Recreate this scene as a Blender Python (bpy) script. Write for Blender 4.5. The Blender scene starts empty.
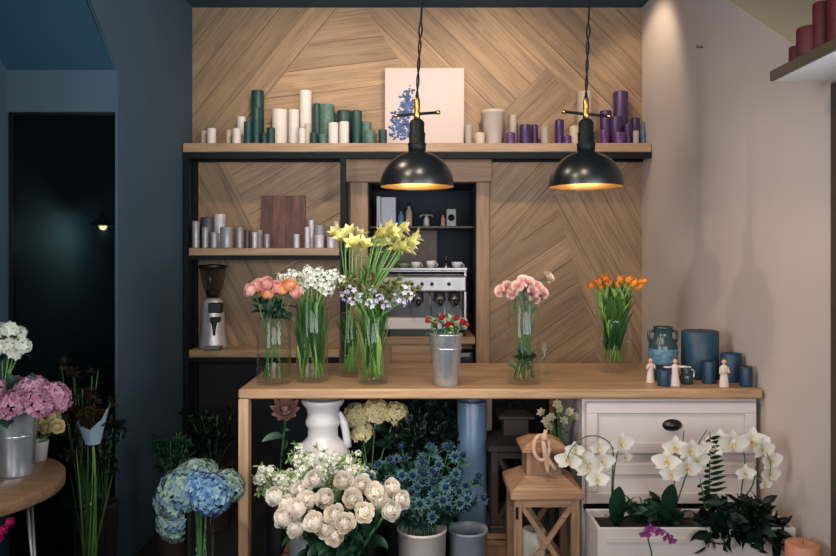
import bpy, math, random
from mathutils import Vector, Matrix, Quaternion
random.seed(7)
R = random.uniform
PI = math.pi
SC = bpy.context.scene
COL = SC.collection
# ---------------------------------------------------------------- camera geometry (metres, camera looks along +Y)
F, CX, CY, H = 727.0, 418.0, 255.0, 1.485
def X(px, Y): return (px - CX) * Y / F
def Z(py, Y): return H + (CY - py) * Y / F
def PT(px, py, Y): return Vector((X(px, Y), Y, Z(py, Y)))
def YC(py, z): return (H - z) * F / (py - CY)          # depth of a point at height z seen at row py

# ---------------------------------------------------------------- materials
def lin(c):
    return tuple(((v / 255) / 12.92 if v / 255 <= .04045 else ((v / 255 + .055) / 1.055) ** 2.4) for v in c)
def nodes(name):
    m = bpy.data.materials.new(name); m.use_nodes = True
    nt = m.node_tree; b = nt.nodes['Principled BSDF']
    return m, nt, b
def mat(name, rgb, rough=.6, metal=0, var=.12, scale=14, bump=0, spec=.5, sheen=0, trans=0, emit=None):
    m, nt, b = nodes(name)
    c = lin(rgb)
    tc = nt.nodes.new('ShaderNodeTexCoord')
    n = nt.nodes.new('ShaderNodeTexNoise'); n.inputs['Scale'].default_value = scale; n.inputs['Detail'].default_value = 4
    nt.links.new(tc.outputs['Object'], n.inputs['Vector'])
    r = nt.nodes.new('ShaderNodeValToRGB')
    r.color_ramp.elements[0].position = .3; r.color_ramp.elements[1].position = .7
    r.color_ramp.elements[0].color = tuple(v * (1 - var) for v in c) + (1,)
    r.color_ramp.elements[1].color = tuple(min(1, v * (1 + var)) for v in c) + (1,)
    nt.links.new(n.outputs['Fac'], r.inputs['Fac']); nt.links.new(r.outputs['Color'], b.inputs['Base Color'])
    b.inputs['Roughness'].default_value = rough; b.inputs['Metallic'].default_value = metal
    b.inputs['Specular IOR Level'].default_value = spec
    if bump:
        bp = nt.nodes.new('ShaderNodeBump'); bp.inputs['Strength'].default_value = bump; bp.inputs['Distance'].default_value = .004
        nt.links.new(n.outputs['Fac'], bp.inputs['Height']); nt.links.new(bp.outputs['Normal'], b.inputs['Normal'])
    if trans:
        b.inputs['Subsurface Weight'].default_value = trans; b.inputs['Subsurface Radius'].default_value = (.02, .015, .01); b.inputs['Subsurface Scale'].default_value = .3
    return m
def petal_mat(name, base, tip, rough=.55, var=.1, mid=None, alt=None):
    """colour runs from the petal's base to its tip (attribute g); each flower differs a little"""
    m, nt, b = nodes(name)
    a = nt.nodes.new('ShaderNodeAttribute'); a.attribute_name = 'g'
    r = nt.nodes.new('ShaderNodeValToRGB'); e = r.color_ramp.elements
    e[0].color = lin(base) + (1,); e[1].color = lin(tip) + (1,); e[0].position = .05; e[1].position = .9
    if mid: k = e.new(.45); k.color = lin(mid) + (1,)
    nt.links.new(a.outputs['Fac'], r.inputs['Fac'])
    oi = nt.nodes.new('ShaderNodeObjectInfo')
    mr = nt.nodes.new('ShaderNodeMapRange'); mr.inputs[3].default_value = 1 - var; mr.inputs[4].default_value = 1 + var
    nt.links.new(oi.outputs['Random'], mr.inputs[0])
    src = r.outputs['Color']
    if alt:
        ta = nt.nodes.new('ShaderNodeAttribute'); ta.attribute_name = 't'
        m2 = nt.nodes.new('ShaderNodeMix'); m2.data_type = 'RGBA'; nt.links.new(ta.outputs['Fac'], m2.inputs[0]); nt.links.new(src, m2.inputs[6]); m2.inputs[7].default_value = lin(alt) + (1,)
        src = m2.outputs[2]
    h = nt.nodes.new('ShaderNodeHueSaturation'); nt.links.new(src, h.inputs['Color']); nt.links.new(mr.outputs[0], h.inputs['Value'])
    nt.links.new(h.outputs['Color'], b.inputs['Base Color'])
    b.inputs['Roughness'].default_value = rough; b.inputs['Specular IOR Level'].default_value = .25
    # thin petals let light through
    t = nt.nodes.new('ShaderNodeBsdfTranslucent'); nt.links.new(h.outputs['Color'], t.inputs['Color'])
    mx = nt.nodes.new('ShaderNodeMixShader'); mx.inputs[0].default_value = .25
    nt.links.new(b.outputs[0], mx.inputs[1]); nt.links.new(t.outputs[0], mx.inputs[2])
    nt.links.new(mx.outputs[0], nt.nodes['Material Output'].inputs['Surface'])
    return m
def wood(name, dark, light, axis=0, uv=False, rough=.5, scale=1.0, tone=.25, bump=.15):
    """timber: grain stretched along one axis, each board with its own tone (attribute t)"""
    m, nt, b = nodes(name)
    tc = nt.nodes.new('ShaderNodeTexCoord'); mp = nt.nodes.new('ShaderNodeMapping')
    s = [14 * scale] * 3; s[axis] = 1.1 * scale
    if uv: s = [1.1 * scale, 14 * scale, 1]
    mp.inputs['Scale'].default_value = s
    nt.links.new(tc.outputs['UV' if uv else 'Object'], mp.inputs['Vector'])
    n1 = nt.nodes.new('ShaderNodeTexNoise'); n1.inputs['Scale'].default_value = 2.2; n1.inputs['Detail'].default_value = 7; n1.inputs['Distortion'].default_value = .9
    n1.inputs['Roughness'].default_value = .65
    nt.links.new(mp.outputs[0], n1.inputs['Vector'])
    mp2 = nt.nodes.new('ShaderNodeMapping'); mp2.inputs['Scale'].default_value = [v * (5 if v > 5 else 1.6) for v in s]
    nt.links.new(tc.outputs['UV' if uv else 'Object'], mp2.inputs['Vector'])
    n2 = nt.nodes.new('ShaderNodeTexNoise'); n2.inputs['Scale'].default_value = 2; n2.inputs['Detail'].default_value = 3
    nt.links.new(mp2.outputs[0], n2.inputs['Vector'])
    ad = nt.nodes.new('ShaderNodeMath'); ad.operation = 'MULTIPLY_ADD'; ad.inputs[1].default_value = .35
    nt.links.new(n2.outputs['Fac'], ad.inputs[0]); nt.links.new(n1.outputs['Fac'], ad.inputs[2])
    r = nt.nodes.new('ShaderNodeValToRGB'); e = r.color_ramp.elements
    e[0].position = .42; e[1].position = .85; e[0].color = lin(dark) + (1,); e[1].color = lin(light) + (1,)
    nt.links.new(ad.outputs[0], r.inputs['Fac'])
    at = nt.nodes.new('ShaderNodeAttribute'); at.attribute_name = 't'
    mr = nt.nodes.new('ShaderNodeMapRange'); mr.inputs[3].default_value = 1 - tone; mr.inputs[4].default_value = 1 + tone
    nt.links.new(at.outputs['Fac'], mr.inputs[0])
    h = nt.nodes.new('ShaderNodeHueSaturation'); nt.links.new(r.outputs['Color'], h.inputs['Color']); nt.links.new(mr.outputs[0], h.inputs['Value'])
    nt.links.new(h.outputs['Color'], b.inputs['Base Color'])
    b.inputs['Roughness'].default_value = rough
    bp = nt.nodes.new('ShaderNodeBump'); bp.inputs['Strength'].default_value = bump; bp.inputs['Distance'].default_value = .003
    nt.links.new(ad.outputs[0], bp.inputs['Height']); nt.links.new(bp.outputs['Normal'], b.inputs['Normal'])
    return m
def glass_thin(name, tint=(240, 246, 244), rough=.03, base=.05, ior=1.5):
    """thin clear wall: lets light straight through, reflects more at a glancing angle"""
    m, nt, b = nodes(name); nt.nodes.remove(b)
    t = nt.nodes.new('ShaderNodeBsdfTransparent'); t.inputs['Color'].default_value = lin(tint) + (1,)
    g = nt.nodes.new('ShaderNodeBsdfGlossy'); g.inputs['Roughness'].default_value = rough; g.inputs['Color'].default_value = (1, 1, 1, 1)
    lw = nt.nodes.new('ShaderNodeLayerWeight'); lw.inputs['Blend'].default_value = .5
    pw = nt.nodes.new('ShaderNodeMath'); pw.operation = 'POWER'; pw.inputs[1].default_value = 3.5
    fr = nt.nodes.new('ShaderNodeMath'); fr.operation = 'MULTIPLY_ADD'; fr.inputs[1].default_value = .6 * (ior - 1) * 2; fr.inputs[2].default_value = base * (ior - 1)
    nt.links.new(lw.outputs['Facing'], pw.inputs[0]); nt.links.new(pw.outputs[0], fr.inputs[0])
    mx = nt.nodes.new('ShaderNodeMixShader')
    nt.links.new(fr.outputs[0], mx.inputs[0]); nt.links.new(t.outputs[0], mx.inputs[1]); nt.links.new(g.outputs[0], mx.inputs[2])
    nt.links.new(mx.outputs[0], nt.nodes['Material Output'].inputs['Surface'])
    return m
def emit_mat(name, rgb, strength):
    m, nt, b = nodes(name)
    b.inputs['Base Color'].default_value = lin(rgb) + (1,)
    b.inputs['Emission Color'].default_value = lin(rgb) + (1,); b.inputs['Emission Strength'].default_value = strength
    return m

# ---------------------------------------------------------------- mesh builder, everything given in world coordinates
ORG = {}
class MB:
    def __init__(s): s.v = []; s.f = []; s.sm = []; s.g = []; s.t = []; s.uv = []; s.has_uv = False
    def add(s, vs, fs, smooth=True, g=None, t=.5, uvs=None):
        b = len(s.v)
        s.v += [Vector(p) for p in vs]
        s.g += list(g) if g is not None else [.5] * len(vs)
        for i, f in enumerate(fs):
            s.f.append([b + k for k in f]); s.sm.append(smooth); s.t.append(t)
            s.uv.append(uvs[i] if uvs else None)
        if uvs: s.has_uv = True
        return s
    def box(s, x0, x1, y0, y1, z0, z1, t=.5, bev=0):
        if bev:
            b = min(bev, (x1 - x0) * .45, (y1 - y0) * .45, (z1 - z0) * .45)
            vs = []
            for sx in (0, 1):
                for sy in (0, 1):
                    for sz in (0, 1):
                        p = [x1 if sx else x0, y1 if sy else y0, z1 if sz else z0]; d = [-1 if sx else 1, -1 if sy else 1, -1 if sz else 1]
                        for a in range(3):
                            q = [p[k] + (d[k] * b if k != a else 0) for k in range(3)]
                            vs.append(q)
            import bmesh
            bm = bmesh.new(); bv = [bm.verts.new(q) for q in vs]
            r = bmesh.ops.convex_hull(bm, input=bv)
            bm.verts.index_update(); bmesh.ops.recalc_face_normals(bm, faces=bm.faces)
            s.add([v.co.copy() for v in bm.verts], [[v.index for v in f.verts] for f in bm.faces], False, t=t); bm.free()
            return s
        vs = [(x, y, z) for x in (x0, x1) for y in (y0, y1) for z in (z0, z1)]
        return s.add(vs, [(0, 1, 3, 2), (4, 6, 7, 5), (0, 4, 5, 1), (2, 3, 7, 6), (0, 2, 6, 4), (1, 5, 7, 3)], False, t=t)
    def bar(s, a, b, w, d=None, up=(0, 0, 1), t=.5):
        """square bar from a to b"""
        a, b = Vector(a), Vector(b); d = d or w; z = (b - a).normalized(); u = Vector(up)
        if abs(z.dot(u)) > .95: u = Vector((0, 1, 0))
        x = z.cross(u).normalized(); y = z.cross(x).normalized()
        vs = [p + x * sx * w / 2 + y * sy * d / 2 for p in (a, b) for sx, sy in ((-1, -1), (1, -1), (1, 1), (-1, 1))]
        return s.add(vs, [(3, 2, 1, 0), (4, 5, 6, 7), (0, 1, 5, 4), (1, 2, 6, 5), (2, 3, 7, 6), (3, 0, 4, 7)], False, t=t)
    def tube(s, pts, r, seg=6, cap=True, g=None):
        pts = [Vector(p) for p in pts]; n = len(pts); rs = r if isinstance(r, (list, tuple)) else [r] * n
        vs, fs = [], []; prev = None
        for i, p in enumerate(pts):
            t = (pts[min(i + 1, n - 1)] - pts[max(i - 1, 0)]).normalized()
            if prev is None:
                u = Vector((0, 1, 0)) if abs(t.y) < .9 else Vector((1, 0, 0)); x = t.cross(u).normalized()
            else: x = (prev - t * prev.dot(t)).normalized()
            prev = x; y = t.cross(x)
            for k in range(seg):
                a = 2 * PI * k / seg; vs.append(p + (x * math.cos(a) + y * math.sin(a)) * rs[i])
        for i in range(n - 1):
            for k in range(seg):
                k2 = (k + 1) % seg; fs.append((i * seg + k, i * seg + k2, (i + 1) * seg + k2, (i + 1) * seg + k))
        if cap: fs.append(tuple(range(seg))[::-1]); fs.append(tuple((n - 1) * seg + k for k in range(seg)))
        return s.add(vs, fs, True)
    def lathe(s, cx, cy, prof, seg=28, sx=1, sy=1, g=None, close=False):
        vs, fs, gg = [], [], []; n = len(prof)
        for i, (r, z) in enumerate(prof):
            for k in range(seg):
                a = 2 * PI * k / seg; vs.append((cx + r * sx * math.cos(a), cy + r * sy * math.sin(a), z)); gg.append(i / max(1, n - 1))
        for i in range(n - 1):
            for k in range(seg):
                k2 = (k + 1) % seg; fs.append((i * seg + k, i * seg + k2, (i + 1) * seg + k2, (i + 1) * seg + k))
        if close:
            for k in range(seg):
                k2 = (k + 1) % seg; fs.append(((n - 1) * seg + k, (n - 1) * seg + k2, k2, k))
        else:
            if prof[0][0] > 1e-5: fs.append(tuple(range(seg))[::-1])
            if prof[-1][0] > 1e-5: fs.append(tuple((n - 1) * seg + k for k in range(seg)))
        return s.add(vs, fs, True, g=gg)
    def prism(s, poly, axis, a, b, t=.5):
        """polygon in the two other axes, extruded along axis from a to b"""
        def mk(p, w):
            return {0: (w, p[0], p[1]), 1: (p[0], w, p[1]), 2: (p[0], p[1], w)}[axis]
        n = len(poly); vs = [mk(p, a) for p in poly] + [mk(p, b) for p in poly]
        fs = [tuple(range(n))[::-1], tuple(range(n, 2 * n))] + [(i, (i + 1) % n, n + (i + 1) % n, n + i) for i in range(n)]
        return s.add(vs, fs, False, t=t)
    def petal(s, M, L, W, a0, a1, r0=0., z0=0., az=0., cup=.3, nu=5, nv=4, pw=.8, ruf=0., g0=0., g1=1., tipw=0., t=.5):
        """petal or leaf: leaves the axis at angle a0 from upright, ends at a1; M is a matrix"""
        vs, fs, gg = [], [], []; r, z = r0, z0; rot = Matrix.Rotation(az, 3, 'Z')
        for i in range(nu + 1):
            u = i / nu; a = a0 + (a1 - a0) * u
            if i: r += math.sin(a) * L / nu; z += math.cos(a) * L / nu
            w = W * .5 * (math.sin(PI * min(.985, .06 + u * .93) ** pw) ** .8 * (1 - tipw) + tipw * u)
            for j in range(nv + 1):
                v = -1 + 2 * j / nv; k = cup * w * v * v
                q = Vector((r - math.cos(a) * k, w * v, z + math.sin(a) * k))
                if ruf: q += Vector((0, 0, ruf * u * (1 if (i + j) % 2 else -1)))
                vs.append(M @ (rot @ q)); gg.append(g0 + (g1 - g0) * u)
        c = nv + 1
        for i in range(nu):
            for j in range(nv): fs.append((i * c + j, i * c + j + 1, (i + 1) * c + j + 1, (i + 1) * c + j))
        return s.add(vs, fs, True, g=gg, t=t)
    def flat_leaf(s, p, d, wv, L, W, n=6, sag=.0, t=.5):
        """a leaf along d whose blade lies along wv"""
        p, d, wv = Vector(p), Vector(d).normalized(), Vector(wv).normalized(); nn = d.cross(wv); vs, fs, gg = [], [], []
        for i in range(n + 1):
            u = i / n; w = W * .5 * math.sin(PI * min(.99, .04 + u * .95) ** .85); c = p + d * (L * u) + Vector((0, 0, -sag * u * u))
            for j in (-1, 0, 1): vs.append(c + wv * w * j + nn * (abs(j) * w * .25)); gg.append(u)
        for i in range(n):
            for j in range(2): fs.append((i * 3 + j, i * 3 + j + 1, i * 3 + j + 4, i * 3 + j + 3))
        return s.add(vs, fs, True, g=gg, t=t)
    def ball(s, c, r, seg=10, rings=6, sz=1., M=None):
        vs, fs = [], []
        for i in range(rings + 1):
            th = PI * i / rings
            for k in range(seg):
                a = 2 * PI * k / seg; q = Vector((r * math.sin(th) * math.cos(a), r * math.sin(th) * math.sin(a), r * sz * math.cos(th)))
                if M is not None: q = M @ q
                vs.append(Vector(c) + q)
        for i in range(rings):
            for k in range(seg):
                k2 = (k + 1) % seg; fs.append((i * seg + k, (i + 1) * seg + k, (i + 1) * seg + k2, i * seg + k2))
        return s.add(vs, fs, True)
    def mesh(s, name, m, off=Vector((0, 0, 0))):
        me = bpy.data.meshes.new(name)
        me.from_pydata([tuple(p - off) for p in s.v], [], s.f)
        me.polygons.foreach_set('use_smooth', s.sm)
        at = me.attributes.new('g', 'FLOAT', 'POINT'); at.data.foreach_set('value', s.g)
        at = me.attributes.new('t', 'FLOAT', 'FACE'); at.data.foreach_set('value', s.t)
        if s.has_uv:
            ul = me.uv_layers.new(name='UVMap')
            for p in me.polygons:
                u = s.uv[p.index]
                if u:
                    for k, li in enumerate(p.loop_indices): ul.data[li].uv = u[k]
        me.materials.append(m); me.update()
        return me
    def obj(s, name, m, parent=None, **kw):
        if parent is None:
            lo = Vector([min(p[i] for p in s.v) for i in range(3)]); hi = Vector([max(p[i] for p in s.v) for i in range(3)])
            o0 = Vector(((lo.x + hi.x) / 2, (lo.y + hi.y) / 2, lo.z)); rel = o0
        else: o0 = ORG[parent.name]; rel = Vector((0, 0, 0))
        o = bpy.data.objects.new(name, s.mesh(name, m, o0)); COL.objects.link(o)
        o.location = rel; ORG[o.name] = o0
        if parent is not None: o.parent = parent
        for k, v in kw.items(): o[k] = v
        return o
def thing(name, label, cat, base, group=None):
    o = bpy.data.objects.new(name, None); COL.objects.link(o); o.empty_display_size = .05
    o.location = base; ORG[o.name] = Vector(base); o['label'] = label; o['category'] = cat
    if group: o['group'] = group
    return o
def tag(o, label, cat, group=None):
    o['label'] = label; o['category'] = cat
    if group: o['group'] = group
    return o
def struct(name, mb, m):
    o = mb.obj(name, m); o['kind'] = 'structure'; return o
def inst(name, me, parent, loc, rot=None, scale=1.):
    """a part that shares its mesh with its fellows"""
    o = bpy.data.objects.new(name, me); COL.objects.link(o)
    o.parent = parent; o.location = Vector(loc) - ORG[parent.name]; ORG[o.name] = Vector(loc)
    if rot is not None: o.rotation_mode = 'QUATERNION'; o.rotation_quaternion = rot
    o.scale = (scale,) * 3
    return o
def aim(d, spin=0.):
    """turns +Z to d"""
    return Vector(d).to_track_quat('Z', 'Y') @ Quaternion((0, 0, 1), spin)
I3 = Matrix.Identity(3)
ORD = 'first second third fourth fifth sixth seventh eighth ninth tenth eleventh twelfth thirteenth fourteenth fifteenth sixteenth seventeenth eighteenth nineteenth twentieth'.split()
def bez(a, b, c, n=7):
    a, b, c = Vector(a), Vector(b), Vector(c)
    return [a * (1 - t) ** 2 + b * 2 * t * (1 - t) + c * t * t for t in [i / n for i in range(n + 1)]]

# ---------------------------------------------------------------- palette
M = {}
M['blue_wall'] = mat('blue_wall_paint', (60, 80, 92), .75, var=.06, scale=3)
M['blue_dark'] = mat('dark_blue_ceiling_paint', (30, 66, 84), .8, var=.06, scale=3)
M['pale_wall'] = mat('warm_grey_wall_paint', (195, 182, 174), .75, var=.03, scale=2.5)
M['soffit'] = mat('beige_recess_paint', (206, 184, 152), .8, var=.03, scale=2.5)
M['floor'] = mat('dark_floor', (34, 38, 36), .5, var=.25, scale=6)
M['panel'] = wood('oak_boards', (108, 85, 62), (160, 129, 97), uv=True, rough=.6, tone=.17, scale=.8)
M['oak'] = wood('oak_worktop', (128, 97, 70), (184, 147, 110), 0, rough=.4, tone=.12)
M['oak_v'] = wood('oak_upright', (150, 116, 86), (198, 162, 126), 2, rough=.45)
M['trim_oak'] = wood('oak_trim', (112, 84, 60), (164, 126, 92), 2, rough=.5)
M['trim_oak_x'] = wood('oak_trim_across', (112, 84, 60), (164, 126, 92), 0, rough=.5)
M['walnut'] = wood('walnut_board', (52, 30, 24), (112, 70, 52), 2, scale=1.6, rough=.5)
M['lantern'] = wood('lantern_wood', (112, 82, 60), (172, 132, 100), 0, scale=1.5, rough=.6)
M['lantern_v'] = wood('lantern_wood_upright', (104, 76, 56), (162, 124, 94), 2, scale=1.5, rough=.6)
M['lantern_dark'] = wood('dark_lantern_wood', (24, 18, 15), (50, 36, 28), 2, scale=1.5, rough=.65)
M['table'] = wood('table_oak', (120, 90, 66), (178, 138, 102), 0, rough=.3)
M['crate'] = wood('crate_wood', (90, 66, 46), (140, 106, 74), 0)
M['black'] = mat('black_steel', (9, 13, 16), .55, 0, var=.1, spec=.2)
M['shade'] = mat('black_enamel', (17, 20, 22), .3, .2, var=.1, spec=.6)
M['gold'] = mat('gold_lining', (186, 146, 88), .42, .8, var=.06)
M['brass'] = mat('brass', (190, 142, 74), .32, 1, var=.08)
M['chrome'] = mat('brushed_steel', (138, 136, 135), .36, .9, var=.1)
M['zinc'] = mat('galvanised_zinc', (190, 194, 198), .26, .75, var=.15, scale=30)
M['white_paint'] = mat('white_cabinet_paint', (204, 192, 188), .5, var=.03)
M['white_ceramic'] = mat('white_glaze', (204, 198, 196), .25, var=.03)
M['white_pot'] = mat('white_planter', (200, 190, 184), .5, var=.04)
M['canvas'] = mat('canvas', (196, 178, 174), .9, var=.03, scale=60)
M['angel'] = mat('figurine_white', (204, 186, 172), .6, var=.06)
M['hair'] = mat('figurine_hair', (128, 78, 50), .6)
M['skin'] = mat('figurine_face', (206, 160, 128), .6)
M['wax_white'] = mat('white_wax', (212, 200, 192), .5, var=.04, trans=.15)
M['wax_cream'] = mat('cream_wax', (186, 170, 150), .5, var=.06)
M['wax_green'] = mat('dark_green_wax', (22, 60, 56), .5, var=.3, scale=30)
M['wax_sage'] = mat('mottled_green_wax', (74, 104, 94), .6, var=.35, scale=40)
M['wax_purple'] = mat('purple_wax', (56, 32, 78), .45, var=.15)
M['wax_plum'] = mat('plum_wax', (84, 46, 96), .4, var=.15)
M['wax_grey'] = mat('grey_wax', (158, 146, 136), .6, var=.1)
M['silver'] = mat('silver_wax', (158, 154, 156), .4, .35, var=.12, scale=25)
M['silver_dark'] = mat('dark_silver_wax', (84, 82, 84), .45, .3, var=.15, scale=25)
M['silver_light'] = mat('pale_silver_wax', (204, 196, 200), .4, .2, var=.1, scale=25)
M['wax_red'] = mat('dark_red_wax', (86, 28, 32), .65, var=.2, scale=30)
M['wax_blue'] = mat('petrol_blue_wax', (12, 50, 76), .5, var=.25, scale=18)
M['wax_teal'] = mat('teal_wax', (20, 58, 76), .5, var=.4, scale=22)
M['wax_peach'] = mat('peach_wax', (196, 132, 100), .5, var=.06, trans=.15)
M['wick'] = mat('wick', (40, 34, 30), .9)
M['jar'] = mat('teal_green_glaze', (36, 60, 62), .25, var=.35, scale=12)
M['jar_band'] = mat('blue_crackle_glaze', (76, 112, 132), .35, var=.5, scale=60)
M['glass'] = glass_thin('clear_glass', (252, 254, 252), base=.03)
M['glass_blue'] = mat('frosted_blue_glass', (84, 108, 132), .3, var=.25, scale=5)
M['glass_dark'] = glass_thin('dark_pane', (112, 132, 138), .02)
M['water'] = glass_thin('water', (249, 252, 248), .0, .02, 1.1)
M['stem'] = mat('stem_green', (112, 154, 76), .5, var=.25, scale=20)
M['stem_dark'] = mat('stem_dark_green', (60, 104, 58), .5, var=.25, scale=20)
M['leaf'] = petal_mat('leaf_green', (54, 94, 44), (88, 130, 62), .45)
M['leaf_dark'] = petal_mat('leaf_dark_green', (18, 46, 32), (40, 76, 52), .35)
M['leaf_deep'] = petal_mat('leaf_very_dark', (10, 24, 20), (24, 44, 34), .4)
M['leaf_grey'] = petal_mat('leaf_grey_green', (62, 96, 82), (108, 140, 120), .5)
M['leaf_bright'] = petal_mat('leaf_bright', (112, 152, 72), (158, 186, 106), .45)
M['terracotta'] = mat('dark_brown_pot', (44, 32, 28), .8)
M['grey_pot'] = mat('grey_bucket', (122, 126, 134), .5, var=.08)
M['soil'] = mat('soil', (30, 24, 20), .95, var=.3)
M['paper'] = mat('pale_wrapping_paper', (150, 172, 184), .7, var=.2, scale=20)
M['rope'] = mat('natural_rope', (190, 156, 130), .9, var=.2, scale=60)
M['black_plastic'] = mat('black_plastic', (16, 18, 20), .4)
M['hopper'] = glass_thin('smoky_plastic', (214, 214, 214), .05)
M['handle'] = mat('dark_pewter', (52, 48, 50), .35, .8)
P = {}
P['peach'] = petal_mat('peach_rose', (252, 178, 96), (255, 202, 140), alt=(255, 196, 156))
P['pinkrose'] = petal_mat('coral_rose', (252, 176, 148), (255, 210, 196), alt=(250, 192, 184))
P['white'] = petal_mat('white_rose', (246, 230, 196), (255, 248, 238), mid=(252, 242, 224))
P['stock'] = petal_mat('white_stock', (222, 228, 190), (248, 244, 240))
P['yellow'] = petal_mat('pale_yellow_petal', (178, 186, 92), (242, 234, 170), mid=(228, 222, 138))
P['lilac'] = petal_mat('lilac_petal', (190, 170, 206), (214, 200, 224))
P['lilacw'] = petal_mat('white_lilac_petal', (216, 210, 214), (232, 226, 232))
P['red'] = petal_mat('red_petal', (120, 20, 26), (196, 48, 50))
P['carnation'] = petal_mat('pink_carnation', (224, 150, 140), (248, 208, 198), mid=(240, 182, 172))
P['carnw'] = petal_mat('cream_carnation', (224, 206, 176), (244, 228, 206))
P['tulip'] = petal_mat('orange_tulip', (236, 190, 80), (248, 154, 70))
P['hyd_blue'] = petal_mat('blue_hydrangea', (44, 80, 146), (62, 104, 180), var=.1, alt=(150, 186, 196))
P['hyd_mix'] = petal_mat('green_blue_hydrangea', (70, 106, 140), (84, 122, 160), var=.1, alt=(158, 180, 152))
P['hyd_green'] = petal_mat('green_hydrangea', (84, 106, 76), (108, 130, 102), var=.1, alt=(152, 176, 172))
P['hyd_pink'] = petal_mat('pink_hydrangea', (170, 92, 124), (196, 130, 160), var=.1, alt=(222, 172, 188))
P['cream'] = petal_mat('cream_petal', (214, 194, 132), (240, 226, 180))
P['thistle'] = petal_mat('blue_thistle', (20, 40, 84), (86, 120, 118), var=.15, mid=(62, 98, 104))
P['orchid'] = petal_mat('white_orchid', (224, 216, 184), (240, 234, 228), mid=(236, 230, 218))
P['lip'] = petal_mat('orchid_lip', (200, 164, 96), (226, 206, 150))
P['purple'] = petal_mat('purple_orchid', (120, 50, 116), (160, 92, 156))
P['magenta'] = petal_mat('magenta_petal', (190, 20, 90), (224, 48, 130))
P['artichoke'] = petal_mat('dusky_bract', (112, 120, 84), (204, 158, 150), mid=(176, 128, 118))
P['brown'] = petal_mat('brown_foliage', (38, 28, 18), (76, 54, 32))
M['paintblue'] = mat('blue_paint', (60, 84, 124), .8, var=.6, scale=40)
P['cream2'] = petal_mat('cream_white_petal', (200, 186, 120), (226, 214, 184), mid=(220, 208, 168))
M['leaf_teal'] = petal_mat('leaf_teal', (30, 60, 58), (66, 100, 94), .5)
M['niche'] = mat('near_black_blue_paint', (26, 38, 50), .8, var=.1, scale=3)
M['shade_back'] = mat('shade_coloured_wall', (30, 30, 32), .85, var=.2, scale=4)  # near-black puts the shade below the low rack shelf into the wall colour
M['leaf_mid'] = petal_mat('leaf_mid_green', (34, 70, 34), (66, 108, 52), .45)
def quads(mb, flip=False):
    mb.f = [f[::-1] if flip else f for f in mb.f if len(f) == 4]; n = len(mb.f); mb.sm = mb.sm[:n]; mb.t = mb.t[:n]; mb.uv = mb.uv[:n]
# ================================================================= THE ROOM
YW = 4.53; XL, XR = -1.40, 1.39; ZC = 3.02; YN = 3.39; XN = -1.92
def clip(poly, n, d):
    out = []
    for i in range(len(poly)):
        a, b = poly[i], poly[(i + 1) % len(poly)]
        da, db = a[0] * n[0] + a[1] * n[1] - d, b[0] * n[0] + b[1] * n[1] - d
        if da >= 0: out.append(a)
        if (da > 0) != (db > 0) and da != db:
            t = da / (da - db); out.append((a[0] + (b[0] - a[0]) * t, a[1] + (b[1] - a[1]) * t))
    return out
def boards(mb, px, ang, w=.135, off=0.):
    poly = [(X(a, YW), Z(b, YW)) for a, b in px]
    # clockwise or not, the strips are cut by two parallel lines
    c, s = math.cos(math.radians(ang)), math.sin(math.radians(ang)); n = (-s, c)
    ds = [p[0] * n[0] + p[1] * n[1] for p in poly]; k = math.floor((min(ds) - off) / w)
    while k * w + off < max(ds):
        lo, hi = k * w + off, (k + 1) * w + off
        q = clip(clip(poly, n, lo + .0012), (-n[0], -n[1]), -(hi - .0012)); k += 1
        if len(q) < 3: continue
        area = sum(q[i][0] * q[(i + 1) % len(q)][1] - q[(i + 1) % len(q)][0] * q[i][1] for i in range(len(q)))
        if abs(area) < 1e-4: continue
        if area > 0: q = q[::-1]
        y = YW - .018 - R(0, .003); m = len(q); u0 = R(0, 50); v0 = R(0, 50)
        vs = [(a, y, b) for a, b in q] + [(a, YW + .001, b) for a, b in q]
        uv = [(a * c + b * s + u0, a * n[0] + b * n[1] + v0) for a, b in q]
        fs = [tuple(range(m))[::-1]] + [(i, (i + 1) % m, m + (i + 1) % m, m + i) for i in range(m)]
        mb.add(vs, fs, False, t=R(0, 1), uvs=[uv[::-1]] + [[uv[i], uv[(i + 1) % m], uv[(i + 1) % m], uv[i]] for i in range(m)])
mb = MB()
xr = 643
boards(mb, [(193, 8), (341, 8), (223, 150), (193, 150)], 51)
boards(mb, [(341, 8), (365, 8), (456, 150), (223, 150)], 7, .15)
boards(mb, [(365, 8), (488, 8), (546, 69), (465, 150), (456, 150)], -45)
boards(mb, [(488, 8), (xr, 8), (xr, 150), (622, 150)], -45, .15)
boards(mb, [(546, 69), (622, 150), (465, 150)], 45)
boards(mb, [(193, 150), (223, 150), (309, 358), (193, 358)], -62)
boards(mb, [(223, 150), (356, 150), (356, 358), (309, 358)], 30)
boards(mb, [(356, 150), (482, 150), (482, 178), (356, 178)], 0, .2)
boards(mb, [(482, 150), (xr, 150), (xr, 185), (553, 195), (482, 297)], 48)
boards(mb, [(xr, 185), (xr, 493), (642, 493), (553, 195)], -62)
boards(mb, [(553, 195), (642, 493), (482, 493), (482, 297)], 34)
wb = struct('wall_back', mb, M['panel'])
mb = MB()   # masonry behind the boards, its dark colour standing in for shade; niche opening free
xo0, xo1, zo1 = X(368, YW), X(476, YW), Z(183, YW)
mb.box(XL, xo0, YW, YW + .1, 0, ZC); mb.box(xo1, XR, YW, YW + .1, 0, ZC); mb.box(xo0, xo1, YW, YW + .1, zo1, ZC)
struct('wall_back', mb, M['shade_back'])
YB = 5.02
mb = MB(); mb.box(xo0 - .3, xo0 - .02, YW + .1, YB + .1, 0, zo1 + .1); mb.box(xo1 + .02, xo1 + .3, YW + .1, YB + .1, 0, zo1 + .1)
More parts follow.
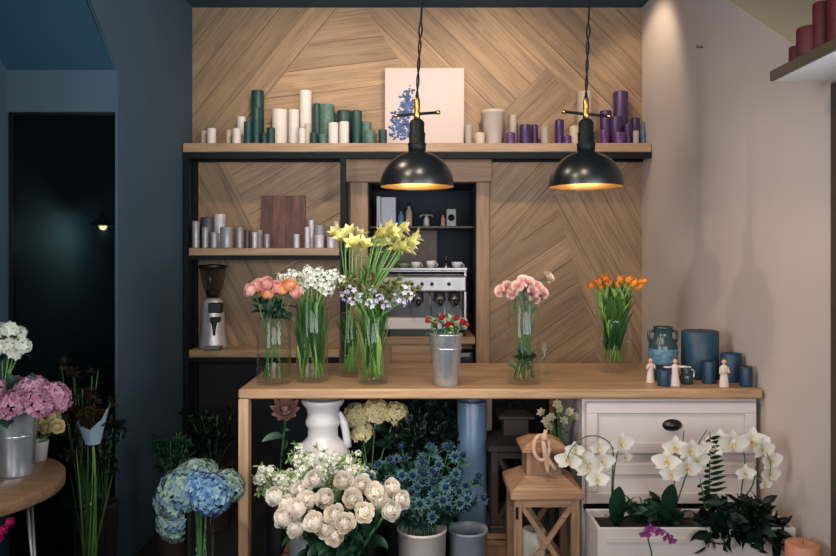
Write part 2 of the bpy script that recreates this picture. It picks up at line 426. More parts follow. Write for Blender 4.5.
mb.box(xo0 - .3, xo1 + .3, YB, YB + .1, 0, zo1 + .1); mb.box(xo0 - .3, xo1 + .3, YW + .1, YB + .1, zo1 + .02, zo1 + .12)
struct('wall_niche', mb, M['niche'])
mb = MB(); mb.box(XN - .2, XR + .85, -1.0, YB + .1, -.06, 0); struct('floor', mb, M['floor'])
mb = MB(); mb.box(XN - .2, XR + .85, 2.2, YW + .1, ZC, ZC + .08); struct('ceiling', mb, M['blue_dark'])
# pale wall with a sloping upper edge, and the beige recess above it
mb = MB()
sl = .355 / .5535
yt = 3.27 + (ZC - 2.632) / sl
zt = lambda y: 2.632 + (y - 3.27) * sl
mb.prism([(2.44, 0), (YW, 0), (YW, ZC), (yt, ZC), (2.44, zt(2.44))], 0, XR, XR + .75)
struct('wall_right', mb, M['pale_wall'])
mb = MB(); mb.prism([(2.44, zt(2.44)), (yt, ZC), (yt, ZC + .004), (2.44, zt(2.44) + .004)], 0, XR + .0005, XR + .74); struct('trim_5', mb, M['soffit'])
mb = MB(); mb.box(XR + .75, XR + .83, 1.0, YW, 0, ZC + .3); struct('wall_right_recess', mb, M['soffit'])
mb = MB(); mb.box(XR - .006, XR + .17, 2.32, 2.4385, 0, 2.06); struct('trim_1', mb, mat('dark_olive_frame', (62, 54, 46), .6))
mb = MB(); mb.box(XR - .006, XR + .74, 1.2, 2.319, 1.98, 2.072); struct('trim_6', mb, M['soffit'])
# blue wall at the passage: pier, lintel over the dark pane, splayed soffit
zg, zl = Z(112, YN), Z(70, YN)
mb = MB(); mb.box(XN, XL - .012, YN, YN + .1, zg, zl + .02); struct('wall_lintel', mb, M['blue_wall'])
mb = MB()
ys, zs = 3.10, 2.573
y2 = 2.5; z2 = zl + (YN - y2) * (zs - zl) / (YN - ys)
mb.prism([(YN + .1, zl), (YN, zl), (y2, z2), (y2, z2 + .1), (YN + .1, z2 + .1)], 0, XN, XL - .012)
struct('ceiling_splay', mb, M['blue_dark'])
mb = MB(); mb.prism([(YN, 0), (YW + .1, 0), (YW + .1, ZC), (y2, ZC), (y2, z2), (YN, zl)], 0, XL - .012, XL); struct('wall_left', mb, M['blue_wall'])
mb = MB(); mb.box(XN - .1, XN, 1.2, YN + 1.2, 0, ZC); struct('wall_passage', mb, M['blue_wall'])
# dark glazed pane in the passage with its thin frame, and the unlit room behind it
x0, x1 = X(8, YN), X(117, YN)
mb = MB(); mb.box(x0, x0 + .012, YN + .01, YN + .05, 0, zg); mb.box(x1 - .012, x1, YN + .01, YN + .05, 0, zg); mb.box(x0, x1, YN + .01, YN + .05, zg - .012, zg)
w = struct('window_1', mb, M['black'])
mb = MB(); mb.box(x0 + .012, x1 - .012, YN + .025, YN + .033, 0.002, zg - .012); o = mb.obj('pane', M['glass_dark'], w)
mb = MB(); mb.box(XN - .1, XL - .012, YN + 1.2, YN + 1.3, 0, zl); struct('wall_back_room', mb, mat('dark_teal_room', (34, 78, 92), .8, var=.4, scale=3))

# door-case of the niche
mb = MB(); xj0, xj1 = X(351, YW), X(489, YW)
mb.box(xj0, xo0 + .003, YW - .05, YW - .02, .0, Z(183, YW), bev=.004); mb.box(xo1 - .003, xj1, YW - .05, YW - .02, .0, Z(183, YW), bev=.004)
dc = struct('trim_2', mb, M['trim_oak'])
mb = MB(); mb.box(X(346, YW), X(491, YW), YW - .06, YW - .02, Z(183, YW), Z(160, YW), bev=.004); struct('trim_3', mb, M['trim_oak_x'])
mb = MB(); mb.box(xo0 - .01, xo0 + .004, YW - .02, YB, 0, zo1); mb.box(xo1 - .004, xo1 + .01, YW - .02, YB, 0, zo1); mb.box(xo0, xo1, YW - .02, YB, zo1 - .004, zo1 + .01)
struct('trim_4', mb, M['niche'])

# ================================================================= SHELF RACK
YS = 4.31
rk = thing('wall_shelf_rack', 'wide oak shelf rack on black steel posts against the boarded wall', 'shelf rack', (X(343, YS), YS, 0))
xs0, xs1 = XL + .004, XR - .004; zT = Z(143, YS)
mb = MB(); mb.box(xs0, xs1, YS, YW - .024, Z(152, YS), zT, bev=.004); mb.obj('long_shelf', M['oak'], rk)
mb = MB(); mb.box(xs0, xs1, YS + .005, YS + .03, Z(158, YS), Z(152, YS)); mb.box(xs0, xs1, YW - .05, YW - .024, Z(158, YS), Z(152, YS)); mb.obj('shelf_frame', M['black'], rk)
xp = X(343.5, YS)
for xa in (xs0 + .003, xp - .02):
    for ya in (YS + .005, YW - .055):
        mb = MB(); mb.box(xa, xa + .032, ya, ya + .03, 0, Z(158, YS)); mb.obj('post', M['black'], rk)
zM, zL = Z(248, YS), Z(350, YS)
for zz, px1 in ((zM, 343), (zL, 343)):
    mb = MB(); mb.box(xs0 + .036, X(px1, YS) - .022, YS, YW - .024, zz - .045, zz, bev=.004); mb.obj('short_shelf', M['oak'], rk)
    mb = MB(); mb.box(xs0 + .036, X(px1, YS) - .022, YS + .01, YS + .035, zz - .07, zz - .045); mb.obj('shelf_frame', M['black'], rk)

# ================================================================= COUNTER
YF, YK, ZK = 2.9, 3.6, .95
xk0, xk1 = X(238, YF), XR - .012
ct = thing('florist_counter', 'long oak florist counter with thick worktop and waterfall end', 'counter', ((xk0 + xk1) / 2, 3.25, 0))
mb = MB(); mb.box(xk0, xk1, YF, YK, ZK - .04, ZK, bev=.006); mb.obj('worktop', M['oak'], ct)
for yy in (YF,):
    mb = MB(); mb.box(xk0, xk0 + .04, yy, yy + .06, 0, ZK - .041, bev=.004); mb.obj('leg', M['oak_v'], ct)
mb = MB(); mb.box(xk0 + .002, X(583, 2.93) - .02, YK - .03, YK - .01, 0, ZK - .041); mb.obj('back_panel', M['black'], ct)
# white drawer cabinet under the worktop
YD = 2.935; xd0, xd1 = X(583, YD), xk1 - .004
cb = thing('drawer_cabinet', 'white painted drawer cabinet with a dark cup pull under the oak worktop', 'cabinet', ((xd0 + xd1) / 2, 3.2, 0))
mb = MB(); mb.box(xd0, xd1, YD + .018, YK - .03, .0, ZK - .041); mb.obj('body', M['white_paint'], cb)
def drawer(z0, z1, pull):
    a, b = xd0 + .012, xd1 - .012
    d = MB(); d.box(a, b, YD, YD + .017, z0, z1, bev=.003); d = d.obj('drawer', M['white_paint'], cb)
    f = MB(); wd = .045
    for q in ((a, b, z1 - wd, z1), (a, b, z0, z0 + wd), (a, a + wd, z0 + wd, z1 - wd), (b - wd, b, z0 + wd, z1 - wd)):
        f.box(q[0], q[1], YD - .012, YD, q[2], q[3], bev=.003)
    f.obj('panel_moulding', M['white_paint'], d)
    if pull:
        c = PT(672, 425, YD); h = MB()
        vs = []
        h.lathe(c.x, 0, [(.004, .014), (.022, .012), (.036, .0), (.040, -.002), (.036, -.004), (.02, .004), (.004, .006)], 24, 1, .62)
        h.v = [Vector((v.x, YD - .002 - v.z * 1.5 - .004, c.z + v.y)) for v in h.v]
        h.obj('cup_pull', M['handle'], d)
drawer(Z(453, YD), Z(402, YD), True); drawer(Z(503, YD), Z(463, YD), False); drawer(.06, Z(510, YD), False)
mb = MB(); mb.box(xd0 + .004, xd1 - .002, YD - .004, YD + .017, Z(509, YD), Z(505, YD)); mb.obj('gap_shadow_strip', M['black'], cb)  # black strip standing in for the shadow in the drawer gap

# ================================================================= PENDANT LAMPS
YP = 2.95
def pendant(px, label, tilt, cordpx):
    x = X(px, YP); zr = Z(187, YP); t = thing('pendant_lamp', label, 'lamp', (x, YP, zr), 'black pendant lamps over the counter')
    r = .149; hh = Z(151, YP) - zr
    prof = [(r, zr)] + [(r * math.cos(a), zr + .006 + (hh - .006) * math.sin(a)) for a in [PI / 2 * k / 11 for k in range(0, 10)]] + [(.035, zr + hh)]
    mb = MB(); mb.lathe(x, YP, prof + [(.031, zr + hh - .002)], 48); 
    quads(mb)
    mb.obj('lamp_shade', M['shade'], t)
    mb = MB(); inn = [(r - .0015, zr + .0005)] + [((r - .004) * math.cos(a), zr + .004 + (hh - .012) * math.sin(a)) for a in [PI / 2 * k / 11 for k in range(0, 11)]]
    mb.lathe(x, YP, inn, 48); quads(mb, True)
    mb.obj('shade_lining', M['gold'], t)
    zn0, zn1 = zr + hh - .003, Z(119, YP)
    mb = MB(); mb.lathe(x, YP, [(.036, zn0), (.036, zn0 + .03), (.032, zn0 + .034), (.034, zn0 + .075), (.03, zn0 + .08), (.03, zn1 - .014), (.022, zn1 - .004), (.014, zn1)], 24)
    nk = mb.obj('socket', M['black'], t)
    mb = MB(); mb.lathe(x, YP, [(.0365, zn0 + .026), (.038, zn0 + .03), (.0365, zn0 + .034)], 24); mb.obj('collar', M['black'], nk)
    zb = Z(97, YP); mb = MB(); mb.lathe(x, YP, [(.012, zn1 - .004), (.014, zn1 + .02), (.011, zn1 + .03), (.013, zn1 + .05), (.012, zb - .01), (.006, zb)], 16); mb.obj('brass_stem', M['brass'], t)
    zc = Z(114, YP); d = Vector((math.cos(tilt[1]), math.sin(tilt[1]), math.sin(tilt[0]))); c = Vector((x, YP, zc)); L = .082
    mb = MB(); mb.tube([c - d * L, c + d * L], .006, 10); k = mb.obj('switch_bar', M['black'], t)
    for sgn in (-1, 1):
        mb = MB(); mb.tube([c + d * sgn * L, c + d * sgn * (L + .014)], .0085, 10); mb.obj('bar_knob', M['brass'], k)
    for ph in (0, PI):
        pts = []
        for i in range(60):
            s = i / 59; z = zb - .005 + (ZC - .02 - zb) * s; q = min(1, max(0, (s - .2) / .5)); a = ph + s * 26 * (1 - q) 
            rr = .004 + .012 * q
            pts.append((x + cordpx * s + rr * math.cos(ph + min(s, .35) * 40), YP + rr * math.sin(ph + min(s, .35) * 40), z))
        mb = MB(); mb.tube(pts, .0035, 6); mb.obj('cord', M['black'], t)
    mb = MB(); mb.lathe(x + cordpx, YP, [(.05, ZC - .02), (.05, ZC - .004), (.045, ZC - .0005)], 24); mb.obj('ceiling_rose', M['black'], t)
    mb = MB(); mb.lathe(x, YP, [(.013, zr + hh - .02), (.014, zr + hh - .04), (.028, zr + .075), (.03, zr + .06), (.022, zr + .04), (.001, zr + .033)], 16); mb.obj('bulb', emit_mat('warm_bulb', (255, 196, 120), 9), t)
    l = bpy.data.lights.new('pendant_light', 'POINT'); l.energy = PEND; l.color = (1, .74, .46); l.shadow_soft_size = .03
    lo = bpy.data.objects.new('pendant_light', l); COL.objects.link(lo); lo.location = (x, YP, zr + .025)
PEND = 2.2
pendant(417, 'black dome pendant lamp hanging in front of the pale canvas', (.12, .25), .045)
pendant(586, 'black dome pendant lamp hanging in front of the purple candles', (-.16, -.3), .03)
# small lamp in the unlit room behind the pane
mb = MB(); c = PT(103, 226, 4.0); t = thing('pendant_lamp', 'small dark pendant lamp with a lit bulb behind the dark glass pane', 'lamp', c)
mb.lathe(c.x, c.y, [(.075, c.z), (.06, c.z + .02), (.02, c.z + .045), (.012, c.z + .08)], 24); quads(mb)
mb.obj('lamp_shade', M['shade'], t)
mb = MB(); mb.tube([(c.x, c.y, c.z + .08), (c.x, c.y, zl)], .003); mb.obj('cord', M['black'], t)
mb = MB(); mb.ball((c.x, c.y, c.z + .002), .022); mb.obj('bulb', emit_mat('dim_bulb', (255, 190, 110), 30), t)
l = bpy.data.lights.new('back_room_lamp', 'POINT'); l.energy = 16; l.color = (1, .82, .62); l.shadow_soft_size = .03
lo = bpy.data.objects.new('back_room_lamp', l); COL.objects.link(lo); lo.location = c - Vector((0, 0, .045))
mb = MB(); mb.box(XN, XL - .012, YN + .1, YN + 1.2, zl, zl + .03); struct('ceiling_back_room', mb, M['blue_dark'])

# ================================================================= CANDLES
def candle_mesh(x, y, z, r, h, m, t, kind='candle'):
    mb = MB(); b = min(.004, r * .2)
    mb.lathe(x, y, [(r * .97, z), (r, z + b), (r, z + h - b), (r * .93, z + h), (r * .6, z + h - b * .6), (.001, z + h - b)], 24); mb.obj('wax', m, t)
    mb = MB(); mb.tube([(x, y, z + h - b), (x + .001, y, z + h + .008)], .0015, 5); mb.obj('wick', M['wick'], t)
def candle_row(items, zs, Yf, Yb, group, place, end):
    """items: (x0, x1, top row, colour word, material, row 0 front .. 1 back)"""
    by = {}
    for it in sorted(items, key=lambda q: q[0] + q[1]): by.setdefault(it[3], []).append(it)
    for colw, lst in by.items():
        for k, (a, b, yt, cw, m, row) in enumerate(lst):
            rpx = (b - a) / 2; y = Yf + (Yb - Yf) * row; r = rpx * y / F; y = min(max(y, Yf - .02 + r), Yb + .035 - r); r = rpx * y / F
            x = X((a + b) / 2, y); h = Z(yt, y) - zs
            sh = 'squat' if h < 2.2 * r else ('tall' if h > .14 else 'short')
            t = thing('pillar_candle', f'{sh} {cw} candle on {place}, {ORD[k]} {cw} from {end}', 'candle', (x, y, zs), group)
            candle_mesh(x, y, zs, r, h, m, t)
W, CR, G, SG, PU, PL, GR = M['wax_white'], M['wax_cream'], M['wax_green'], M['wax_sage'], M['wax_purple'], M['wax_plum'], M['wax_grey']
candle_row([(201, 207, 130.5, 'cream', CR, .45), (207, 216, 128.6, 'white', W, 0), (226, 232, 130, 'cream', CR, .5), (232.5, 241, 128.6, 'white', W, 0), (237, 246, 117, 'white', W, .9),
  (244, 252, 122, 'dark green', G, 0), (251.5, 264, 91, 'dark green', G, 1), (252, 261, 108, 'dark green', G, .25), (261, 267.5, 133, 'dark green', G, 0), (267, 275, 128, 'dark green', G, .2),
  (272, 288, 110, 'white', W, .85), (288.5, 299, 110, 'white', W, .55), (299.5, 312, 91, 'white', W, .95), (298.5, 306, 128.5, 'white', W, 0), (304.5, 311, 124, 'cream', CR, .25),
  (310, 317.5, 133, 'dark green', G, 0), (313, 321, 104, 'dark green', G, .8), (319.5, 334.5, 105, 'mottled green', SG, .85), (319, 326.5, 134, 'mottled green', SG, 0), (328.5, 338.5, 123, 'white', W, 0), (339.3, 349, 122, 'white', W, 0),
  (337, 352, 111, 'dark green', G, 1), (352, 362, 111, 'dark green', G, .6), (362, 371.5, 122, 'mottled green', SG, .7), (364.5, 375, 131, 'mottled green', SG, 0), (378.5, 387, 130, 'dark green', G, 0),
  (465, 472.5, 125, 'grey', GR, .6), (475, 485, 133, 'cream', CR, 0), (509, 517, 115, 'grey', GR, .9), (505.5, 515.5, 133, 'purple', PL, 0), (519.5, 531, 125, 'purple', PU, .2), (531.3, 538, 125, 'purple', PU, .6),
  (541, 549, 127, 'grey', GR, .3), (555, 564, 120, 'purple', PU, .3), (563, 571.5, 136, 'purple', PL, 0), (569.5, 579, 126.5, 'cream', CR, .6), (577, 592, 92, 'grey', GR, .9),
  (600, 611.5, 111, 'purple', PU, .75), (600, 609, 130, 'purple', PL, 0), (613.5, 628, 92, 'purple', PU, 1), (610.5, 622, 117, 'purple', PU, .45), (612.5, 626, 133, 'purple', PL, 0), (624, 632, 124, 'purple', PU, .3),
  (631.5, 639.5, 118, 'purple', PU, .85), (633, 639, 131, 'grey', GR, 0)], zT, 4.345, 4.465, 'pillar candles on the top shelf', 'the top shelf', 'the blue wall')
SV, SD, SLt = M['silver'], M['silver_dark'], M['silver_light']
candle_row([(192, 199.5, 221, 'silver', SV, 0), (202, 208.5, 227, 'silver', SV, 0), (210.5, 218, 232, 'silver', SV, 0), (201, 214.5, 217.5, 'dark silver', SD, .9), (214, 225.5, 214, 'pale silver', SLt, 1), (220.5, 233.5, 227, 'silver', SV, 0),
  (236, 243.5, 227, 'silver', SV, .1), (244.5, 250, 230, 'dark silver', SD, .4), (252, 257.5, 232, 'pale silver', SLt, 0), (255.5, 263, 230, 'silver', SV, .8), (264, 270, 234, 'silver', SV, 0),
  (293.5, 299.5, 234, 'pale silver', SLt, 0), (304.5, 310, 227, 'pale silver', SLt, .1), (308.5, 314, 220, 'pale silver', SLt, .7), (314, 325.5, 225, 'silver', SV, .9), (314.5, 324, 235, 'pale silver', SLt, 0), (327, 335, 237, 'pale silver', SLt, 0), (333.5, 338.5, 221, 'pale silver', SLt, .8)],
  zM, 4.345, 4.465, 'silver candles on the middle shelf', 'the middle shelf', 'the blue wall')
# flared pot and dark bottle on the top shelf
y = 4.42; x = X(493, y); mb = MB(); h = Z(111, y) - zT; r = 12 * y / F
mb.lathe(x, y, [(r * .68, zT), (r * .72, zT + .01), (r * .98, zT + h * .9), (r * 1.04, zT + h * .92), (r * 1.04, zT + h), (r * .95, zT + h), (r * .9, zT + h * .85), (r * .65, zT + .02), (.001, zT + .02)], 28)
tag(mb.obj('flared_pot', mat('pale_grey_glaze', (176, 162, 150), .5, var=.08)), 'pale grey flared pot standing on the top shelf beside the canvas', 'pot')
y = 4.44; x = X(644, y) - .005; mb = MB(); h = Z(122, y) - zT
mb.lathe(x, y, [(.016, zT), (.018, zT + .004), (.018, zT + h * .5), (.008, zT + h * .7), (.007, zT + h), (.001, zT + h)], 16)
tag(mb.obj('bottle', M['glass_blue']), 'slim dark glass bottle at the pale wall end of the top shelf', 'bottle')
# canvas with blue flowers
y = YW - .05; a, b, c, d = X(385, y), X(464, y), zT + .001, Z(68.5, y)
cv = thing('canvas', 'pale square canvas with a painted blue sprig leaning on the boarded wall', 'picture', ((a + b) / 2, y, zT))
mb = MB(); mb.box(a, b, y - .016, y + .012, c, d, bev=.003); mb.obj('stretched_cloth', M['canvas'], cv)
mb = MB(); rr = random.Random(3)
for i in range(330):
    t = rr.random() ** .7; px = 409 - 8 * t + rr.gauss(0, 1) * (2 + 6.5 * t); py = 88 + 50 * t + rr.gauss(0, 2)
    if not 387 < px < 422 or py > 140: continue
    q = PT(px, py, y - .017); s = rr.uniform(.005, .013); n = 6; e = rr.uniform(.5, 1)
    mb.add([(q.x + s * math.cos(k * 2 * PI / n + e), y - .0164 - .0006 * rr.random(), q.z + s * e * math.sin(k * 2 * PI / n + e)) for k in range(n)], [tuple(range(n))], False)
mb.obj('painted_sprig', M['paintblue'], cv)
# walnut board
mb = MB(); y = YW - .06; zb = zM + .001
for i, (a, b, s) in enumerate(((262, 273, 0), (273, 286, 1), (286, 293, .2), (293, 305, .6))):
    x0, x1 = X(a, y), X(b, y) - .001; ht = Z(195.5, y)
    vs = []
    for (xx, zz, yy) in ((x0 - (.012 if i == 0 else 0), zb, -.02), (x1, zb, -.02), (x1, ht, .012), (x0, ht, .012)): vs += [(xx, y + yy, zz), (xx, y + yy + .022, zz)]
    mb.add(vs, [(0, 2, 4, 6), (1, 7, 5, 3), (0, 1, 3, 2), (4, 5, 7, 6), (2, 3, 5, 4), (0, 6, 7, 1)], False, t=s)
tag(mb.obj('walnut_board', M['walnut']), 'dark reddish walnut board leaning on the wall behind the silver candles', 'board')

# ================================================================= COFFEE GRINDER
y = 4.40; x = X(213, y); z = zL + .0005; k = y / F
gr = thing('coffee_grinder', 'tall steel coffee grinder with clear hopper on the lowest rack shelf', 'coffee grinder', (x, y, z))
mb = MB(); mb.lathe(x, y, [(14.5 * k, z), (15 * k, z + 3 * k), (14 * k, z + 8 * k), (12.5 * k, z + 18 * k), (12 * k, z + 34 * k), (11 * k, z + 46 * k), (7 * k, z + 50 * k)], 28, .95, .8); mb.obj('body', mat('pale_steel', (196, 190, 186), .35, .4), gr)
mb = MB(); mb.box(x - 1 * k, x + 12 * k, y - 14 * k, y - 4 * k, z + 36 * k, z + 46 * k, bev=.006); mb.obj('display', M['black_plastic'], gr)
mb = MB(); mb.box(x + 1 * k, x + 10 * k, y - 16 * k, y - 6 * k, z + 27 * k, z + 32 * k, bev=.004); mb.lathe(x + 5 * k, y - 14 * k, [(3 * k, z + 27 * k), (1.6 * k, z + 20 * k), (1.2 * k, z + 14 * k)], 12); mb.obj('spout', M['black_plastic'], gr)
mb = MB(); mb.box(x - 3 * k, x + 12 * k, y - 19 * k, y - 8 * k, z + .002, z + 4 * k, bev=.004); mb.obj('drip_tray', M['chrome'], gr)
mb = MB(); mb.lathe(x, y, [(6 * k, z + 50 * k), (7 * k, z + 55 * k), (10 * k, z + 62 * k), (13 * k, z + 80 * k)], 24); quads(mb)
hp = mb.obj('hopper', M['hopper'], gr); mb = MB(); mb.lathe(x, y, [(13.6 * k, z + 79.5 * k), (13.6 * k, z + 83 * k), (.001, z + 84 * k)], 24); mb.obj('lid', M['black_plastic'], hp)
mb = MB(); mb.lathe(x, y, [(.001, z + 51 * k), (6 * k, z + 51 * k), (7.5 * k, z + 57 * k), (.001, z + 60 * k)], 20); mb.obj('coffee_beans', mat('coffee_beans', (50, 32, 22), .6, var=.4, scale=120), hp)
mb = MB(); mb.tube([(x - 2 * k, y - 3 * k, z + 60 * k), (x - 2 * k, y - 3 * k, z + 76 * k)], .01, 10); mb.obj('hopper_core', M['chrome'], hp)

# ================================================================= NICHE: shelf, machine, low worktop
yn = 4.72; zs = Z(226, 4.62)
mb = MB(); mb.box(xo0 + .006, xo1 - .006, 4.62, YB - .002, zs - .014, zs, bev=.003); tag(mb.obj('niche_shelf', mat('dark_shelf', (70, 58, 50), .5)), 'dark wooden shelf inside the niche above the espresso machine', 'shelf')
mb = MB(); mb.box(xo0 + .006, X(437, 4.98), YB - .028, YB - .002, Z(340, 4.98), zs - .016); tag(mb.obj('splashback', M['walnut'] if 0 else mat('brown_splashback', (104, 86, 76), .6, var=.15)), 'brown splashback panel behind the espresso machine in the niche', 'panel')
bk = thing('ring_binder', 'pale grey binder standing on the niche shelf', 'binder', (X(386, yn), yn, zs))
mb = MB(); mb.box(X(381.5, yn), X(396, yn), yn - .06, yn + .06, zs, Z(198, yn), bev=.003); mb.obj('cover', mat('pale_binder', (188, 184, 194), .7, var=.06), bk)
mb = MB(); mb.box(X(377, yn), X(381, yn), yn - .06, yn + .06, zs, Z(197, yn), bev=.003); tag(mb.obj('notebook', M['white_pot']), 'thin white notebook beside the pale binder on the niche shelf', 'book')
def bottle(px, w, top, m, label, cat, name, neck=True, cap=None):
    x = X(px, yn); r = w * yn / F / 2; h = Z(top, yn) - zs
    t = thing(name, label, cat, (x, yn, zs)); mb = MB()
    mb.lathe(x, yn, [(r * .95, zs), (r, zs + .004), (r, zs + h * .62), (r * .45, zs + h * .74), (r * .42, zs + h * .88), (.001, zs + h * .88)] if neck else [(r * .95, zs), (r, zs + .004), (r, zs + h * .9), (.001, zs + h * .9)], 18); mb.obj('body', m, t)
    mb = MB(); mb.lathe(x, yn, [(r * (.5 if neck else 1.02), zs + h * .87), (r * (.5 if neck else 1.02), zs + h), (.001, zs + h)], 18); mb.obj('cap', cap or M['black_plastic'], t)
    return t
bottle(401, 6, 209, mat('blue_bottle', (90, 130, 160), .3), 'small blue bottle beside the binder on the niche shelf', 'bottle', 'bottle')
bottle(409, 6.5, 203, mat('beige_bottle', (176, 150, 130), .5), 'slim beige bottle with dark cap on the niche shelf', 'bottle', 'bottle')
bottle(443, 4.5, 213, mat('rose_bottle', (186, 140, 118), .5), 'tiny rose coloured bottle beside the square clock on the niche shelf', 'bottle', 'bottle')
y = yn; x = X(426.5, y); t = thing('corkscrew', 'pale winged corkscrew standing on the niche shelf', 'corkscrew', (x, y, zs)); mb = MB()
mb.lathe(x, y, [(.02, zs), (.018, zs + .045), (.01, zs + .06), (.001, zs + .085)], 14); mb.obj('body', M['white_pot'], t)
for s in (-1, 1):
    mb = MB(); mb.tube(bez((x, y, zs + .07), (x + s * .035, y, zs + .085), (x + s * .042, y, zs + .06)), .006, 6); mb.obj('arm', M['chrome'], t)
mb = MB(); a, b = X(446.5, yn), X(456, yn); mb.box(a, b, yn - .015, yn + .015, zs, Z(209, yn), bev=.004); t = thing('desk_clock', 'small square pale green clock on the niche shelf', 'clock', ((a + b) / 2, yn, zs)); mb.obj('case', mat('pale_green_case', (150, 160, 140), .5), t)
mb = MB(); mb.lathe((a + b) / 2, 0, [(.022, 0), (.022, .003), (.001, .003)], 20); cz = (zs + Z(209, yn)) / 2; mb.v = [Vector((v.x, yn - .016 - v.z, cz + v.y)) for v in mb.v]; mb.obj('dial', M['black'], t)
# low worktop with drawers
yc = 4.50; zc = Z(337, yc)
dk = thing('niche_cupboard', 'low oak coffee counter with drawer filling the niche', 'cupboard', ((xo0 + xo1) / 2, 4.75, 0))
mb = MB(); mb.box(xo0 + .006, xo1 - .006, yc, YB - .032, zc - .045, zc, bev=.004); mb.obj('worktop', M['trim_oak_x'], dk)
mb = MB(); mb.box(xo0 + .006, X(434, yc), yc + .02, YB - .032, 0, zc - .046); mb.box(X(434, yc), xo1 - .006, yc + .25, YB - .032, 0, zc - .046); mb.obj('carcass', M['trim_oak_x'], dk)
mb = MB(); mb.box(X(391, yc), X(431, yc), yc + .004, yc + .02, Z(372, yc), Z(347, yc), bev=.003); mb.obj('drawer', M['trim_oak_x'], dk)
mb = MB(); mb.box(X(456, 4.6), X(474, 4.6), 4.58, 4.72, Z(366, 4.6) - .25, Z(346, 4.6) - .03, bev=.01); t = thing('knock_box', 'black box with pale front under the niche counter', 'box', (X(465, 4.6), 4.65, Z(366, 4.6) - .25)); mb.obj('body', M['black_plastic'], t)
mb = MB(); mb.box(X(461, 4.57), X(470, 4.57), 4.574, 4.58, Z(357, 4.57), Z(353, 4.57)); mb.obj('handle', M['chrome'], t)
mb = MB(); mb.box(X(452, 4.6), xo1 - .006, 4.55, 4.745, Z(366, 4.6) - .30, Z(366, 4.6) - .252); tag(mb.obj('plinth_shelf', M['trim_oak_x']), 'low wooden shelf board carrying the black box in the niche', 'shelf')
# espresso machine
ye = 4.54; xa, xb = X(382, ye), X(467, ye); zt_ = Z(270, ye); k = ye / F
em = thing('espresso_machine', 'brushed steel espresso machine in the niche behind the counter', 'espresso machine', ((xa + xb) / 2, 4.7, zc))
mb = MB(); mb.box(xa, xb, ye + .15, ye + .40, zc + .012, zt_ - .02, bev=.008); mb.obj('back_housing', mat('dark_steel', (66, 66, 68), .35, .8), em)
mb = MB(); mb.box(xa, xb, ye, ye + .40, Z(292, ye), Z(276, ye), bev=.01); ph = mb.obj('control_panel', M['chrome'], em)
for px in (402, 412, 422, 432, 449): 
    c = PT(px, 284, ye); mb = MB(); mb.lathe(c.x, 0, [(.012, 0), (.011, .012), (.001, .013)], 14); mb.v = [Vector((v.x, ye - v.z, c.z + v.y)) for v in mb.v]; mb.obj('knob', M['black_plastic'], ph)
mb = MB(); mb.box(xa - .004, xb + .004, ye + .01, ye + .40, zt_ - .015, zt_, bev=.005); mb.box(xa, xb, ye + .01, ye + .02, zt_, zt_ + .012); mb.obj('cup_tray', M['chrome'], em)
mb = MB(); mb.box(xa, xa + .02, ye + .02, ye + .16, Z(318, ye), Z(292, ye)); mb.obj('side_panel', M['chrome'], em); mb = MB(); mb.box(xb - .02, xb, ye + .02, ye + .16, Z(330, ye), Z(270, ye), bev=.004); mb.obj('side_panel', M['chrome'], em)
mb = MB(); mb.box(xa, xb, ye - .03, ye + .15, Z(329, ye), Z(318, ye), bev=.006); mb.obj('drip_tray', M['white_pot'], em)
mb = MB(); mb.box(xa + .05, xb - .05, ye - .0, ye + .3, zc, Z(329, ye)); mb.obj('foot', M['black_plastic'], em)
for px in (418, 440, 455):
    c = PT(px, 296, ye); g = MB(); g.lathe(c.x, ye + .07, [(.034, c.z + .02), (.034, c.z - .01), (.038, c.z - .015), (.036, c.z - .035), (.012, c.z - .05), (.01, c.z - .075), (.001, c.z - .075)], 18); g = g.obj('group_head', M['chrome'], em)
    h = MB(); h.tube([(c.x, ye + .05, c.z - .025), (c.x, ye - .02, c.z - .032), (c.x + .004, ye - .09, c.z - .04)], [.01, .012, .015], 10); h.obj('portafilter_handle', M['black_plastic'], g)
for px in (410, 430):
    c = PT(px, 292, ye); mb = MB(); mb.tube([(c.x, ye + .02, c.z), (c.x, ye - .01, c.z - .05), (c.x + .01, ye - .0, c.z - .14)], .005, 8); mb.obj('steam_wand', M['chrome'], em)
ks = 0
for px, w, h, m, lb in ((404, 13, 5, mat('green_cup', (96, 116, 84), .4), 'green'), (416, 10, 6, M['white_ceramic'], 'white'), (431, 10, 7, M['white_ceramic'], 'wide white'), (457, 11, 6, M['white_ceramic'], 'small white')):
    x = X(px, ye + .1); r = w * k / 2; z0 = zt_ + .0005; hh = h * k * 1.3; t = thing('coffee_cup', f'{lb} coffee cup on top of the espresso machine, {ORD[ks]} from the binder', 'cup', (x, ye + .1, z0), 'cups on the espresso machine'); ks += 1
    mb = MB(); mb.lathe(x, ye + .1, [(r * .6, z0), (r * .95, z0 + hh * .6), (r, z0 + hh), (r * .92, z0 + hh), (r * .85, z0 + hh * .6), (.001, z0 + .006)], 20); mb.obj('bowl', m, t)
    mb = MB(); mb.tube([(x + r * .9, ye + .1, z0 + hh * .3), (x + r * 1.4, ye + .1, z0 + hh * .5), (x + r * .95, ye + .1, z0 + hh * .85)], .003, 6); mb.obj('handle', m, t)
x = X(446, ye + .1); z0 = zt_ + .0005; t = thing('tamper', 'small dark tamper standing among the cups on the espresso machine', 'tamper', (x, ye + .1, z0))
mb = MB(); mb.lathe(x, ye + .1, [(.02, z0), (.02, z0 + .018), (.007, z0 + .024), (.006, z0 + .04)], 16); mb.obj('base', M['chrome'], t); mb = MB(); mb.lathe(x, ye + .1, [(.006, z0 + .04), (.014, z0 + .06), (.012, z0 + .085), (.001, z0 + .09)], 16); mb.obj('handle', M['black_plastic'], t)

